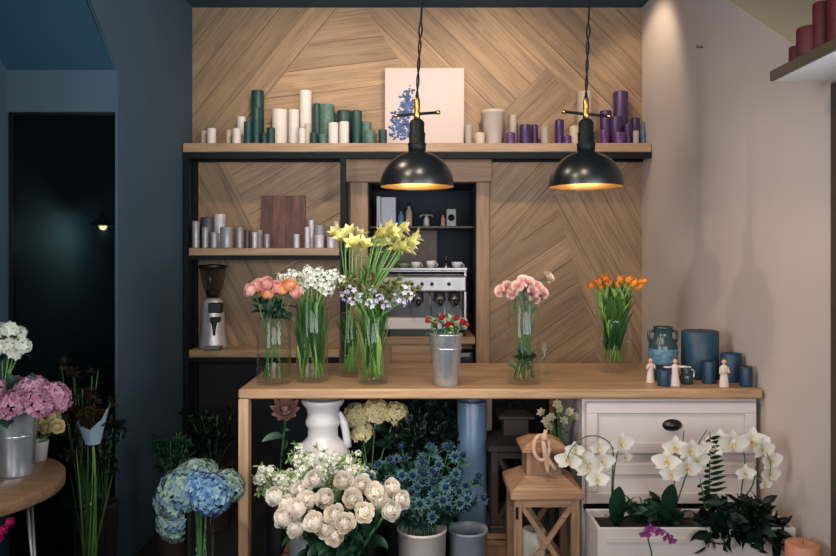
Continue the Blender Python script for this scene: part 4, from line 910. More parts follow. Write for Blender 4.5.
def lantern(label, cx, cy, w, z0, ze, zc0, zk0, zk1, wc, wk, mv, mh, brace=True):
    t = thing('wooden_lantern', label, 'lantern', (cx, cy, z0)); h = w / 2 - .01; p = .032
    for sx in (-1, 1):
        for sy in (-1, 1): mb = MB(); mb.box(cx + sx * h - (p if sx > 0 else 0), cx + sx * h + (0 if sx > 0 else p), cy + sy * h - (p if sy > 0 else 0), cy + sy * h + (0 if sy > 0 else p), z0 + .03, ze - .001, bev=.003); mb.obj('corner_post', mv, t)
    mb = MB(); mb.box(cx - w / 2, cx + w / 2, cy - w / 2, cy + w / 2, z0, z0 + .03, bev=.004); mb.obj('base', mh, t)
    for zz in (z0 + .032, ze - .032):
        for sy in (-1, 1): mb = MB(); mb.box(cx - h + p, cx + h - p, cy + sy * (h - .012) - .008, cy + sy * (h - .012) + .008, zz, zz + .026); mb.obj('rail', mh, t)
        for sx in (-1, 1): mb = MB(); mb.box(cx + sx * (h - .012) - .008, cx + sx * (h - .012) + .008, cy - h + p, cy + h - p, zz, zz + .026); mb.obj('rail', mh, t)
    if brace:
        for sy in (-1, 1):
            mb = MB(); yy = cy + sy * (h - .012); a, b, c, d = cx - h + p, cx + h - p, z0 + .058, ze - .032
            mb.bar((a, yy, c), (b, yy, d), .018, .014, (0, 1, 0)); mb.bar((a, yy + .004, d), (b, yy + .004, c), .018, .014, (0, 1, 0)); mb.obj('cross_brace', mh, t)
    mb = MB(); q = h - .018
    for sx, sy in ((0, -1), (0, 1), (-1, 0), (1, 0)):
        if sx: mb.box(cx + sx * q - .001, cx + sx * q + .001, cy - q, cy + q, z0 + .031, ze - .004)
        else: mb.box(cx - q, cx + q, cy + sy * q - .001, cy + sy * q + .001, z0 + .031, ze - .004)
    mb.obj('pane', M['glass'], t)
    mb = MB(); mb.box(cx - w / 2 - .004, cx + w / 2 + .004, cy - w / 2 - .004, cy + w / 2 + .004, ze, ze + .026, bev=.003)
    a, b = w / 2 + .002, wc / 2 + .004; e = ze + .027
    mb.add([(cx - a, cy - a, e), (cx + a, cy - a, e), (cx + a, cy + a, e), (cx - a, cy + a, e), (cx - b, cy - b, zc0), (cx + b, cy - b, zc0), (cx + b, cy + b, zc0), (cx - b, cy + b, zc0)], [(3, 2, 1, 0), (4, 5, 6, 7), (0, 1, 5, 4), (1, 2, 6, 5), (2, 3, 7, 6), (3, 0, 4, 7)], False)
    mb.obj('roof', mh, t)
    mb = MB(); c = wc / 2; mb.box(cx - c, cx + c, cy - c, cy + c, zc0 - .002, zk0, bev=.003); mb.obj('cupola', mv, t)
    mb = MB(); c = wk / 2; e = zk0 + .014; zz = zk1; mb.box(cx - c, cx + c, cy - c, cy + c, zk0, e, bev=.002); b = c * .5
    mb.add([(cx - c, cy - c, e), (cx + c, cy - c, e), (cx + c, cy + c, e), (cx - c, cy + c, e), (cx - b, cy - b, zz), (cx + b, cy - b, zz), (cx + b, cy + b, zz), (cx - b, cy + b, zz)], [(3, 2, 1, 0), (4, 5, 6, 7), (0, 1, 5, 4), (1, 2, 6, 5), (2, 3, 7, 6), (3, 0, 4, 7)], False); mb.obj('cap', mh, t)
    return t
Yl = 2.74; w = .270; cx = X(547.5, Yl); cy = Yl + w / 2
crate(cx - .15, cx + .15, cy - .14, cy + .14, .20, 'low wooden crate carrying the pale wooden lantern')
ln = lantern('big pale wooden lantern with crossed braces and a rope bow', cx, cy, w, .201, Z(500, Yl), Z(474, 2.83), Z(451, 2.82), Z(438, 2.85), 35 * 2.83 / F, 45 * 2.83 / F, M['lantern_v'], M['lantern'])
mb = MB(); a = .003; mb.box(cx - w / 2 + .016, cx - w / 2 + .026, Yl + .004, Yl + .012, Z(520, Yl), Z(508, Yl)); mb.obj('hinge', M['black'], ln)
mb = MB(); c = PT(541, 447, 2.79); yy = 2.79
mb.tube([Vector((c.x + .030 * math.cos(q) , yy - .012 + .01 * math.sin(q), c.z + .045 * math.sin(q))) for q in [i * 2 * PI / 18 for i in range(19)]], .008, 8)
for px, py, r in ((551, 466, .009), (548, 473, .009), (556, 470, .008)):
    mb.tube(bez(PT(543, 438, yy - .015), PT(545, 458, yy - .02), PT(px, py, yy - .02)), r, 8)
mb.ball(PT(544, 437, yy - .016), .016, 8, 6); mb.tube([PT(544, 437, yy), PT(546, 430, yy)], .008, 7)
mb.obj('rope_bow', M['rope'], ln)
mb = MB(); t = thing('pillar_candle', 'short white candle inside the big pale wooden lantern', 'candle', (cx - .03, cy, .2325)); candle_mesh(cx - .03, cy, .2325, .045, .17, M['wax_white'], t)
Y2 = 3.09; w2 = .25; cx2 = X(489, Y2) + w2 / 2; cy2 = Y2 + w2 / 2
crate(cx2 - .14, cx2 + .14, cy2 - .13, cy2 + .13, .30, 'wooden crate carrying the dark lantern')
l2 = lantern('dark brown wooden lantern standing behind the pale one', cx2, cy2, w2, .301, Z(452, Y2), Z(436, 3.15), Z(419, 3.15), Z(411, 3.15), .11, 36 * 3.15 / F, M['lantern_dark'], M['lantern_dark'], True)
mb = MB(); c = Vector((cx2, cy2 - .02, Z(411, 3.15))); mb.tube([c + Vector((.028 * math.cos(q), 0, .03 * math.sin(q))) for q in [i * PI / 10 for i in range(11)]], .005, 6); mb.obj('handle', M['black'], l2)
# cream blooms behind the lantern
vx, vy = .618, 3.17; k = vy / F
mb = MB(); t = thing('tall_vase', 'slim dark vase of cream blooms between the lanterns and the cabinet', 'vase', (vx, vy, 0)); mb.lathe(vx, vy, [(.001, 0), (.03, 0), (.032, .01), (.022, .4), (.026, .62), (.022, .62), (.018, .4), (.001, .35)], 20); mb.obj('body', M['black'], t)
CREAM = dome_mesh('cream_bloom', P['cream'], .034, 24, .02, 4, .8, 5, -.1)
SMALLW = trumpet_mesh('cream_bloom', P['cream2'], .75, 4)
bouquet('lisianthus', 'lisianthus', 'flower', 'cream blooms behind the lantern', 'cream white bloom', 'above the rope bow of the pale lantern', vx, vy, .37, .61, .012, .015, [(543, 413), (552, 417), (559, 409), (563, 421), (550, 427), (573, 416), (557, 404), (547, 421), (568, 412)], 3.04, .04, lambda v, i: [SMALLW], sr=.002, sm='stem', leaves=[(LF['grey'], .6, .9, .8)])

# white churn on a crate
y = 3.08; x = X(323, y); k = y / F
crate(x - .15, x + .15, y - .13, y + .13, .27, 'wooden crate carrying the white milk churn')
t = thing('milk_churn', 'white enamel milk churn with a ringed neck under the worktop', 'churn', (x, y, .2705)); zz = lambda py: Z(py, y)
mb = MB(); mb.lathe(x, y, [(.001, .2705), (26 * k, .2705), (28 * k, .28), (28.5 * k, zz(465)), (27 * k, zz(452)), (22 * k, zz(443)), (15.5 * k, zz(437)), (15 * k, zz(434)), (15 * k, zz(427)), (17 * k, zz(424)), (17.3 * k, zz(421)), (15.5 * k, zz(416)), (15.5 * k, zz(412)), (17 * k, zz(407)), (20.5 * k, zz(403)), (21.2 * k, zz(400.5)), (20.8 * k, zz(398.5)), (18.5 * k, zz(398.5)), (14 * k, zz(410)), (13 * k, zz(430)), (.001, zz(440))], 40); mb.obj('body', M['white_ceramic'], t)
mb = MB(); mb.tube(bez((x + 15.5 * k, y, zz(413)), (x + 21 * k, y, zz(414)), (x + 25 * k, y, zz(447)), 9), [2.6 * k] * 4 + [4 * k] * 6, 8); mb.obj('handle', M['white_ceramic'], t)
# buckets
def bucket(px, rpx, py, Yb, m, label, name='flower_bucket', flare=.86):
    x = X(px, Yb); k = Yb / F; r = rpx * k; zt_ = Z(py, Yb); t = thing(name, label, 'bucket', (x, Yb, 0)); mb = MB()
    mb.lathe(x, Yb, [(.001, 0), (r * flare, 0), (r * flare, .005), (r * .985, zt_ - .012), (r * 1.02, zt_ - .01), (r * 1.02, zt_), (r * .96, zt_), (r * .92, zt_ - .02), (r * flare * .95, .012), (.001, .012)], 36); mb.obj('body', m, t)
    return x, Yb, r, zt_
bx, by, br, bz = bucket(422, 24.5, 527, 2.78, M['white_pot'], 'white flower bucket full of blue thistles in front of the counter')
bucket(468, 19.5, 528, 2.84, M['grey_pot'], 'empty grey flower bucket between the thistles and the lantern')
# blue thistles
rr = random.Random(11); pts = []
while len(pts) < 24:
    a, b = rr.uniform(368, 486), rr.uniform(444, 516)
    if ((a - 428) / 60) ** 2 + ((b - 482) / 40) ** 2 < 1 and all((a - p) ** 2 + (b - q) ** 2 > 110 for p, q in pts): pts.append((a, b))
pts.sort()
for i, (px, py) in enumerate(pts):
    y = 2.74 + (py - 482) * -.0028 + rr.uniform(-.07, .07); h = PT(px, py, y); b = Vector((bx + (px - 428) * .0009, by + rr.uniform(-.05, .05), .02)); mo = Vector((bx + (px - 428) / 60 * br * .6, by + rr.uniform(-.3, .2) * br, bz))
    row = 'upper' if py < 470 else ('middle' if py < 492 else 'lower'); n = sum(1 for a, c in pts[:i + 1] if (c < 470) == (py < 470) and (c < 492) == (py < 492)) - 1
    t = cut('sea_holly', f'sea holly in the white bucket, {ORD[n]} of the {row} tier from the churn', 'flower', 'sea holly in the white bucket', b, mo, h, (h - mo) + Vector((0, -.08, 0)), [HM['thistle'][i % 2]], sr=.002, sm='stem_dark')
    m2 = MB(); 
    for q in range(3):
        f = rr.uniform(.3, .85); s0 = mo.lerp(h, f); e = s0 + Vector((rr.uniform(-.07, .07), rr.uniform(-.07, .03), rr.uniform(.02, .07))); m2.tube(bez(s0, s0.lerp(e, .5) + Vector((0, 0, .01)), e, 4), .0013, 5); inst('bloom', HM['thistle'][q % 2], t, e, aim((e - s0) + Vector((0, -.05, .02))), .9)
    m2.obj('side_stem', M['stem_dark'], t); m3 = MB()
    for q in range(12): foliage_mesh(m3, mo.lerp(h, rr.uniform(.1, .95)), (rr.uniform(-1, 1), rr.uniform(-1, 1), .3), 5, .045, .02, rr, .5)
    m3.obj('foliage', M['leaf_teal'] if i % 3 else M['leaf_dark'], t)
# wax flowers
y = 2.86; x = X(312, y)
mb = MB(); t = thing('tall_vase', 'dark floor vase of white waxflowers behind the white roses', 'vase', (x, y, 0)); mb.lathe(x, y, [(.001, 0), (.07, 0), (.075, .01), (.09, .42), (.085, .42), (.07, .03), (.001, .02)], 28); mb.obj('body', M['zinc'], t)
rr = random.Random(5); wx = [(262 + i * 6.6, rr.uniform(453, 482)) for i in range(16)]
for i, (px, py) in enumerate(wx):
    h = PT(px, py, y + rr.uniform(-.08, .06)); b = Vector((x + (px - 312) * .0006, y + rr.uniform(-.03, .03), .03)); mo = Vector((x + (px - 312) / 55 * .055, y + rr.uniform(-.04, .04), .42))
    t = cut('waxflower', f'green and white waxflower sprig above the white roses, {ORD[i]} from the blue hydrangea', 'flower', 'waxflowers in the floor vase', b, mo, h, (h - mo), [HM['wax'][0]], sr=.0018, sm='stem')
    m2 = MB()
    for q in range(11):
        f = rr.uniform(.55, 1.); s0 = mo.lerp(h, f); e = h + Vector((rr.gauss(0, .024), rr.gauss(-.015, .026), rr.gauss(-.02, .02))); m2.tube([s0, e], .001, 4); inst('bloom', HM['wax'][0], t, e, aim(e - s0 + Vector((0, -.04, .02)), rr.uniform(0, 6)), rr.uniform(.7, 1.15))
    m2.obj('side_stem', M['stem'], t); m3 = MB()
    for q in range(12): foliage_mesh(m3, h + Vector((rr.gauss(0, .028), rr.gauss(0, .025), rr.gauss(-.03, .03))), (rr.uniform(-1, 1), -.4, .5), 6, .024, .007, rr, .6)
    m3.obj('foliage', M['leaf_bright'], t)
# white roses
y = 2.58; x = X(340, y)
mb = MB(); t = thing('tall_vase', 'dark floor vase holding the big white roses', 'vase', (x, y, 0)); mb.lathe(x, y, [(.001, 0), (.06, 0), (.065, .01), (.08, .40), (.075, .40), (.06, .03), (.001, .02)], 28); mb.obj('body', M['black'], t)
wr = [(281, 495), (305, 489), (289, 517), (301, 526), (317, 521), (336, 513), (336, 534), (362, 511), (371, 491), (386, 509), (387, 487), (396, 498), (343, 480), (317, 478), (327, 497), (303, 507), (352, 497), (293, 503), (376, 500), (327, 527), (345, 522), (311, 499), (361, 484)]
wr.sort(); ctr = {}
for i, (px, py) in enumerate(wr):
    yy = y + (.10 if py < 490 else (0 if py < 505 else -.08)) + R(-.02, .02); h = PT(px, py + 3, yy); dx = (px - 340) / 60
    row = 'back' if py < 490 else ('middle' if py < 508 else 'front'); ctr[row] = ctr.get(row, -1) + 1
    cut('rose', f'big white rose with blush petals, {ORD[ctr[row]]} of the {row} row from the blue hydrangea', 'flower', 'white roses in front of the counter', (x + dx * -.02, y + R(-.02, .02), .03), (x + dx * .05, y + (yy - y) * .4, .39), h, (dx * .9, -.9, .55), [HM['white'][i % 3]], sr=.003, sm='stem_dark',
        leaves=[(LF['rose'], f, 1.2, 1.3) for f in (.1, .2, .3, .4, .55, .7, .8)], sepal=1.3, sc=.98)
# protea, cream hydrangeas, dark bush, blue glass
y = 3.22; x = X(283, y)
mb = MB(); t = thing('tall_vase', 'dark vase of the dusky protea beside the milk churn', 'vase', (x - .02, y, 0)); mb.lathe(x - .02, y, [(.001, 0), (.05, 0), (.055, .01), (.05, .45), (.045, .45), (.001, .03)], 24); mb.obj('body', M['black'], t)
mb = MB()
for n, L, W_, a0, a1 in ((5, .04, .02, .2, -.5), (8, .055, .024, .55, -.3), (10, .06, .026, .9, 0.), (10, .06, .026, 1.3, .5)):
    b = R(0, 6)
    for q in range(n): mb.petal(I3, L * 1.35, W_ * 1.5, a0, a1, .004, 0, b + q * 2 * PI / n, .4, 5, 3, .7)
PRO = mb.mesh('protea_bloom', P['artichoke'])
cut('protea', 'dusky pink protea bloom with broad leaves beside the milk churn', 'flower', None, (x - .02, y, .06), (x - .02, y, .44), PT(286, 413, y - .06), (.1, -1.3, 1), [PRO], sr=.005, sm='stem_dark', leaves=[(LF['grey'], .7, 1., 2.2), (LF['grey'], .8, 1., 2.0), (LF['grey'], .55, 1., 2.2), (LF['grey'], .9, 1.2, 1.8), (LF['grey'], .4, .9, 2.)], sc=1.05)
y = 3.28; x = X(370, y)
mb = MB(); t = thing('tall_vase', 'dark vase of cream hydrangeas behind the milk churn', 'vase', (x, y, 0)); mb.lathe(x, y, [(.001, 0), (.06, 0), (.065, .01), (.06, .5), (.055, .5), (.001, .03)], 24); mb.obj('body', M['black'], t)
CH = [dome_mesh('cream_mophead', P['cream'], .062, 60, .021, s_, .75, 4) for s_ in (1, 2)]
for lb, px, py, s_ in (('cream hydrangea head touching the milk churn neck', 356, 409, .9), ('cream yellow hydrangea head at the top, just under the worktop', 376, 405, .95), ('cream hydrangea head beside the very dark bush', 396, 408, .85), ('lower greenish cream hydrangea head above the roses', 362, 426, .75)):
    cut('hydrangea', lb, 'flower', 'cream hydrangeas under the worktop', (x + R(-.02, .02), y, .04), (x + (px - 370) * .001, y, .49), PT(px, py + 6, y - .06), ((px - 370) * .02, -.6, 1), [rc(CH)], sr=.003, sc=s_, leaves=[(LF['rose'], .7, 1.2, 1.6), (LF['rose'], .5, 1.2, 1.5)])
def bush(name, label, px, py, Yb, rad, n, L, W_, m, pot, pr=.09, ph=.3, flat=.8, seed=3, z0=0., cat='plant', branches=14):
    rr = random.Random(seed); c = PT(px, py, Yb); t = thing(name, label, cat, (c.x, c.y, z0)); mb = MB()
    mb.lathe(c.x, c.y, [(.001, z0), (pr * .75, z0), (pr * .78, z0 + .01), (pr, z0 + ph - .02), (pr * 1.05, z0 + ph - .018), (pr * 1.05, z0 + ph), (pr * .95, z0 + ph), (pr * .9, z0 + ph - .03), (.001, z0 + ph - .03)], 28); mb.obj('pot', pot, t)
    st, fo = MB(), MB()
    for i in range(branches):
        d = Vector((rr.gauss(0, 1), rr.gauss(0, 1), rr.gauss(0, .8))).normalized() * rad * rr.uniform(.55, 1); e = c + Vector((d.x, d.y, d.z * flat)); b = Vector((c.x + d.x * .1, c.y + d.y * .1, z0 + ph - .04)); q = bez(b, b.lerp(e, .5) + Vector((0, 0, rad * .25)), e, 6); st.tube(q, .0025, 5)
        for s_ in range(n):
            p = q[rr.randint(3, 6)] + Vector((rr.gauss(0, rad * .12), rr.gauss(0, rad * .12), rr.gauss(0, rad * .1))); foliage_mesh(fo, p, (d + Vector((0, -.2 * rad, .3 * rad))), 3, L, W_, rr, .6)
    st.obj('branch', M['stem_dark'], t); fo.obj('foliage', m, t); return t
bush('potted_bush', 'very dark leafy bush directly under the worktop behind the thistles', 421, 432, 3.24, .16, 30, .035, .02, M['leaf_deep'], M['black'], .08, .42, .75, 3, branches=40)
y = 3.22; glass_vase('tall blue tinted glass vase between the dark bush and the dark lantern', X(472, y), y, 0.0005, .066, .84, 0, m='glass_blue', name='tall_glass_vase')
mb = MB(); mb.box(X(484, 3.40), X(492, 3.40), 3.40, 3.44, 0, ZK - .041, bev=.003); mb.obj('support_post', M['oak_v'], ct)
# faint plants beside the rack
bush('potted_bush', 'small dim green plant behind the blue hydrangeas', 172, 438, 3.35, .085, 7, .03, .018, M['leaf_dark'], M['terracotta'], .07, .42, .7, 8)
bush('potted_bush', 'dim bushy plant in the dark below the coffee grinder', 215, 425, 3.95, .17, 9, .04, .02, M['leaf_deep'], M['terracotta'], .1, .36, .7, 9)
# blue hydrangeas in a tall glass
y = 2.55; x = X(201, y)
glass_vase('tall clear floor vase holding the blue hydrangeas', x, y, .0005, .045, .60, .5, name='tall_glass_vase')
HB = {'b': dome_mesh('blue_mophead', P['hyd_blue'], .085, 230, .0145, 1, .8), 'm': dome_mesh('mixed_mophead', P['hyd_mix'], .09, 250, .0145, 2, .8), 'g': dome_mesh('green_mophead', P['hyd_green'], .082, 210, .0145, 3, .8)}
for lb, px, py, dy, kk, s_ in (('bluest hydrangea head, in the front of the cluster', 211, 487, -.09, 'b', .82), ('pale blue hydrangea head on the dark wall side of its cluster', 173, 484, -.04, 'm', 1.0), ('lowest teal blue hydrangea head drooping beneath the others', 167, 510, -.02, 'm', .82), ('greenish hydrangea head on top of the blue cluster', 197, 466, .05, 'g', .95), ('green hydrangea head beside the counter end panel', 236, 476, .0, 'g', .72), ('small mid blue hydrangea head between the two large ones', 192, 480, -.07, 'b', .7)):
    h = PT(px, py, y + dy); dx = (px - 201) / 40
    cut('hydrangea', lb, 'flower', 'blue hydrangeas in the floor vase', (x - dx * .015, y + R(-.01, .01), .03), (x + dx * .02, y + dy * .2, .595), h - Vector((dx * .03, dy * .3, .035)), (dx * .8, dy * 8 - .25, .75 if py < 505 else -.05), [HB[kk]], sr=.004, sm='stem_dark', sc=s_)

# ================================================================= RIGHT: BENCH, PLANTERS, ORCHIDS
mb = MB(); t = thing('plant_bench', 'low dark plank bench carrying the white trough', 'bench', (.98, 2.6, 0)); mb.box(.63, 1.375, 2.36, 2.86, .22, .25, bev=.004); mb.obj('seat', M['crate'], t)
for xx in (.66, 1.31):
    for yy in (2.38, 2.80): mb = MB(); mb.box(xx, xx + .04, yy, yy + .04, 0, .219); mb.obj('leg', M['crate'], t)
def planter(x0, x1, y0, y1, z0, z1, label):
    t = thing('box_planter', label, 'planter', ((x0 + x1) / 2, (y0 + y1) / 2, z0)); w_ = .012; mb = MB()
    for q in ((x0, x1, y0, y0 + w_), (x0, x1, y1 - w_, y1), (x0, x0 + w_, y0 + w_, y1 - w_), (x1 - w_, x1, y0 + w_, y1 - w_)): mb.box(q[0], q[1], q[2], q[3], z0, z1, bev=.003)
    mb.box(x0 + w_, x1 - w_, y0 + w_, y1 - w_, z0, z0 + .02); mb.obj('box', M['white_pot'], t); mb = MB(); mb.box(x0 + w_, x1 - w_, y0 + w_, y1 - w_, z1 - .05, z1 - .03); mb.obj('soil', M['soil'], t)
    mb = MB(); zz = z1 - .035; mb.box(x0 + .03, x1 - .03, y0 - .006, y0, zz - .014, zz); mb.obj('front_moulding', M['white_pot'], t)
zp = Z(528, 2.6)
zp2 = zp
planter(X(598, 2.6), X(796, 2.6), 2.6, 2.80, .2505, zp, 'long white wooden trough planter under the white orchids')
def orchid(label, Y, root, z0, spikes, leaves, dy=.0, me=None, lipm=None, sc=1.):
    """spikes: lists of pixel places the stem runs through; flowers: pixel places"""
    b = Vector((X(root[0], Y), Y, z0)); t = thing('orchid', label, 'orchid', b, 'white orchids in front of the cabinet')
    for sp, fl in spikes:
        pts = [b] + [PT(px, py, Y - .02 * i) for i, (px, py) in enumerate(sp)]
        cp = [pts[0]]
        for i in range(len(pts) - 1):
            p0, p1, p2, p3 = pts[max(0, i - 1)], pts[i], pts[i + 1], pts[min(len(pts) - 1, i + 2)]
            for s_ in (.25, .5, .75, 1): cp.append(.5 * ((2 * p1) + (-p0 + p2) * s_ + (2 * p0 - 5 * p1 + 4 * p2 - p3) * s_ ** 2 + (-p0 + 3 * p1 - 3 * p2 + p3) * s_ ** 3))
        mb = MB(); mb.tube(cp, [.0034 - .0018 * i / len(cp) for i in range(len(cp))], 7); s = mb.obj('flower_spike', M['stem_dark'], t)
        for px, py, fx, s_ in fl:
            h = PT(px, py, Y - .06 - R(0, .03)); nr = min(cp, key=lambda q: (q - h).length); mb = MB(); mb.tube(bez(nr, nr.lerp(h, .5) + Vector((0, 0, .01)), h + Vector((0, .004, 0)), 4), .0014, 5); mb.obj('pedicel', M['stem'], s)
            d = Vector((fx, -1, R(-.25, .1))).normalized(); q = Vector((d.x, d.y, d.z)).to_track_quat('Z', 'Y')
            f = inst('flower', me or HM['orchid'], t, h, q, s_ * sc); inst('lip', lipm or HM['lip'], f, h, None, 1.) if 0 else None
            l_ = bpy.data.objects.new('lip', lipm or HM['lip']); COL.objects.link(l_); l_.parent = f; ORG[l_.name] = h
    for px, py, L, W_, fx, fy in leaves:
        mb = MB(); tip = PT(px, py, Y + fy); v = tip - b; az = math.atan2(v.y, v.x); ln_ = v.length; el = math.atan2(math.hypot(v.x, v.y), v.z)
        mb.petal(I3, ln_ * 1.05, W_, max(0, el - .35), min(2.2, el + .35), 0, 0, az, .3, 7, 4, .9); mb.v = [p + b for p in mb.v]; mb.obj('leaf', M['leaf_dark'], t)
    return t
orchid('white orchid arching beside the pale lantern in the white trough', 2.69, (617, 530), zp - .03,
  [([(612, 500), (613, 462), (612, 446), (600, 437), (585, 437), (572, 448), (566, 462)], [(569, 460, -.5, 1.0), (581, 456, -.2, .95), (588, 467, -.1, 1.05), (597, 479, 0, .85), (599, 447, .1, .75), (602, 461, .2, .95), (575, 449, -.3, .7)]),
   ([(613, 490), (616, 460), (620, 446)], [(621, 443, .3, .95), (625, 457, .4, .55)])], [(619, 486, .2, .062, 0, -.06), (634, 496, .2, .055, 0, -.05), (641, 513, .2, .055, 0, -.08), (606, 515, .2, .05, 0, -.05)])
orchid('white orchid with thin dark stems in front of the cup pull', 2.70, (668, 530), zp - .03,
  [([(671, 500), (678, 465), (683, 440), (684, 431)], [(667, 461, -.5, 1.05), (675, 447, -.1, .95), (671, 474, -.3, .8)]), ([(676, 505), (688, 470), (699, 443), (707, 430)], [(690, 450, .1, 1.), (687, 468, .1, 1.0), (697, 460, .3, .95), (703, 448, .2, .6)])],
  [(655, 505, .2, .055, 0, -.06), (690, 510, .2, .055, 0, -.05), (672, 483, .2, .06, 0, -.1), (649, 520, .2, .05, 0, -.1)])
orchid('white orchid bending towards the pale wall over dark foliage', 2.72, (742, 534), zp2 - .03,
  [([(744, 500), (753, 484), (757, 458), (755, 444), (763, 447), (770, 462), (770, 476)], [(752, 441, .0, 1.2), (762, 449, .3, .95), (770, 460, .4, 1.0), (769, 474, .3, .9), (765, 484, .2, .55)]), ([(741, 495), (745, 460), (738, 442), (722, 440), (714, 446)], [(732, 443, .0, 1.1), (720, 441, -.2, 1.0), (713, 448, -.3, .85), (745, 473, 0, .75)])],
  [(748, 500, .2, .055, 0, -.07), (771, 511, .2, .055, 0, -.02), (729, 505, .2, .06, 0, -.07), (760, 520, .2, .06, 0, -.1), (720, 520, .2, .06, 0, -.1)])
ORP = orchid_mesh('purple_petals', P['purple'], .5); LPP = lip_mesh('purple_lip', P['magenta'], .5)
b0 = X(655, 2.5); t = thing('plant_pot', 'small dark pot of the purple orchid before the white trough', 'pot', (b0, 2.5, .2505)); mb = MB(); mb.lathe(b0, 2.5, [(.001, .2505), (.035, .2505), (.045, .34), (.04, .34), (.001, .32)], 20); mb.obj('body', M['black'], t)
orchid('small purple orchid with tiny flowers in front of the white trough', 2.5, (655, 580), .325, [([(652, 556), (648, 536), (655, 528), (668, 534)], [(645, 534, -.2, 1.), (650, 529, 0, 1.), (659, 532, .2, 1.), (667, 537, .3, 1.), (672, 541, .3, .8)])], [(640, 558, .1, .03, 0, -.05), (668, 560, .1, .03, 0, -.05)], me=ORP, lipm=LPP)['group'] = 'purple orchid'
# pinnate frond plant and dark foliage
b = Vector((X(711, 2.64), 2.66, zp2 - .03)); t = thing('potted_zamioculcas', 'upright plant with dark glossy paired leaflets between the orchids', 'plant', b); rr = random.Random(4)
for px, py, n in ((710, 431, 11), (700, 478, 5)):
    tip = PT(px, py, 2.64); q = bez(b, b.lerp(tip, .6), tip, 18); mb = MB(); mb.tube(q, [.005 - .0035 * i / 18 for i in range(19)], 7); s = mb.obj('stalk', M['stem_dark'], t); mb = MB()
    for i in range(n):
        p = q[min(18, 6 + round(i * 11 / n))] if n > 10 else q[min(18, 4 + round(i * 14 / n))]
        for sg in (-1, 1):
            L = (.066 if sg > 0 else .028) * (1 - .45 * i / n); d = Vector((sg * .95, -.2, .3)); mb.flat_leaf(p + Vector((0, 0, .006 * sg)), d, (-d.z * sg, -.5, abs(d.x)) if sg > 0 else (d.z, -.5, abs(d.x)), L, .019)
    mb.obj('leaflet', M['leaf_dark'], s)
def shrub_in(name, label, px, py, Yb, rx, rz, n, L, W_, m, z0, seed):
    rr = random.Random(seed); c = PT(px, py, Yb); t = thing(name, label, 'plant', (c.x, c.y, z0)); st, fo = MB(), MB()
    for i in range(n):
        e = c + Vector((rr.uniform(-1, 1) * rx, rr.uniform(-1, .6) * .07, rr.uniform(-.8, 1) * rz)); b = Vector((c.x + (e.x - c.x) * .3, c.y, z0)); q = bez(b, b.lerp(e, .5) + Vector((0, 0, .04)), e, 5); st.tube(q, .002, 5)
        for k_ in range(5): foliage_mesh(fo, q[2 + k_ % 4] + Vector((rr.gauss(0, .012), rr.gauss(0, .012), rr.gauss(0, .012))), (e.x - c.x, -.08, .12), 2, L, W_, rr, .6)
    st.obj('stalk', M['stem_dark'], t); fo.obj('foliage', m, t)
shrub_in('leafy_plant', 'low dark leafy plant filling the trough by the pale wall', 737, 526, 2.62, .15, .09, 40, .07, .034, M['leaf_deep'], zp2 - .03, 3)
shrub_in('leafy_plant', 'low green leafy plant at the lantern end of the white trough', 652, 516, 2.76, .12, .04, 14, .06, .03, M['leaf_dark'], zp - .03, 5)
y = 2.45; x = X(803, y); t = thing('pillar_candle', 'thick peach candle standing before the trough by the pale wall', 'candle', (x, y, .2505)); candle_mesh(x, y, .2505, 16.5 * y / F, Z(543, y) - .2505, M['wax_peach'], t)

# ================================================================= PASSAGE: ROUND TABLE AND ITS FLOWERS
tx, ty, tr, tz = -1.525, 2.34, .352, .75
t = thing('round_table', 'small round oak table carrying the zinc bucket of pink hydrangeas', 'table', (tx, ty, 0))
mb = MB(); mb.lathe(tx, ty, [(tr - .003, tz - .04), (tr, tz - .036), (tr, tz - .004), (tr - .003, tz)], 96); mb.obj('tabletop', M['table'], t)
for a in (.35, .35 + 2.094, .35 + 4.189):
    c, s = math.cos(a), math.sin(a); mb = MB()
    for sg in (-1, 1): mb.tube([(tx + .24 * c - sg * .04 * s, ty + .24 * s + sg * .04 * c, tz - .041), (tx + .29 * c, ty + .29 * s, .006)], .006, 8)
    mb.obj('leg', M['chrome'], t)
y = YC(474, tz); x = X(17, y); k = y / F; z = tz + .0005; y += .0
t = thing('zinc_bucket', 'tall zinc bucket of pink hydrangeas on the round table', 'bucket', (x, y, z)); h = Z(404, y) - z; r = 19.5 * k
mb = MB(); mb.lathe(x, y, [(.001, z), (r * .8, z), (r * .8, z + .005), (r * .985, z + h - .015), (r, z + h - .01), (r * 1.02, z + h), (r * .95, z + h), (r * .76, z + .012), (.001, z + .01)], 40); mb.obj('body', M['zinc'], t)
mb = MB(); mb.lathe(x, y, [(r * .90, z + h * .54), (r * .93, z + h * .56), (r * .915, z + h * .58)], 40); quads(mb); mb.obj('ridge', M['zinc'], t)
HP = [dome_mesh('pink_mophead', P['hyd_pink'], .062, 100, .016, s_, .75) for s_ in (1, 2)]
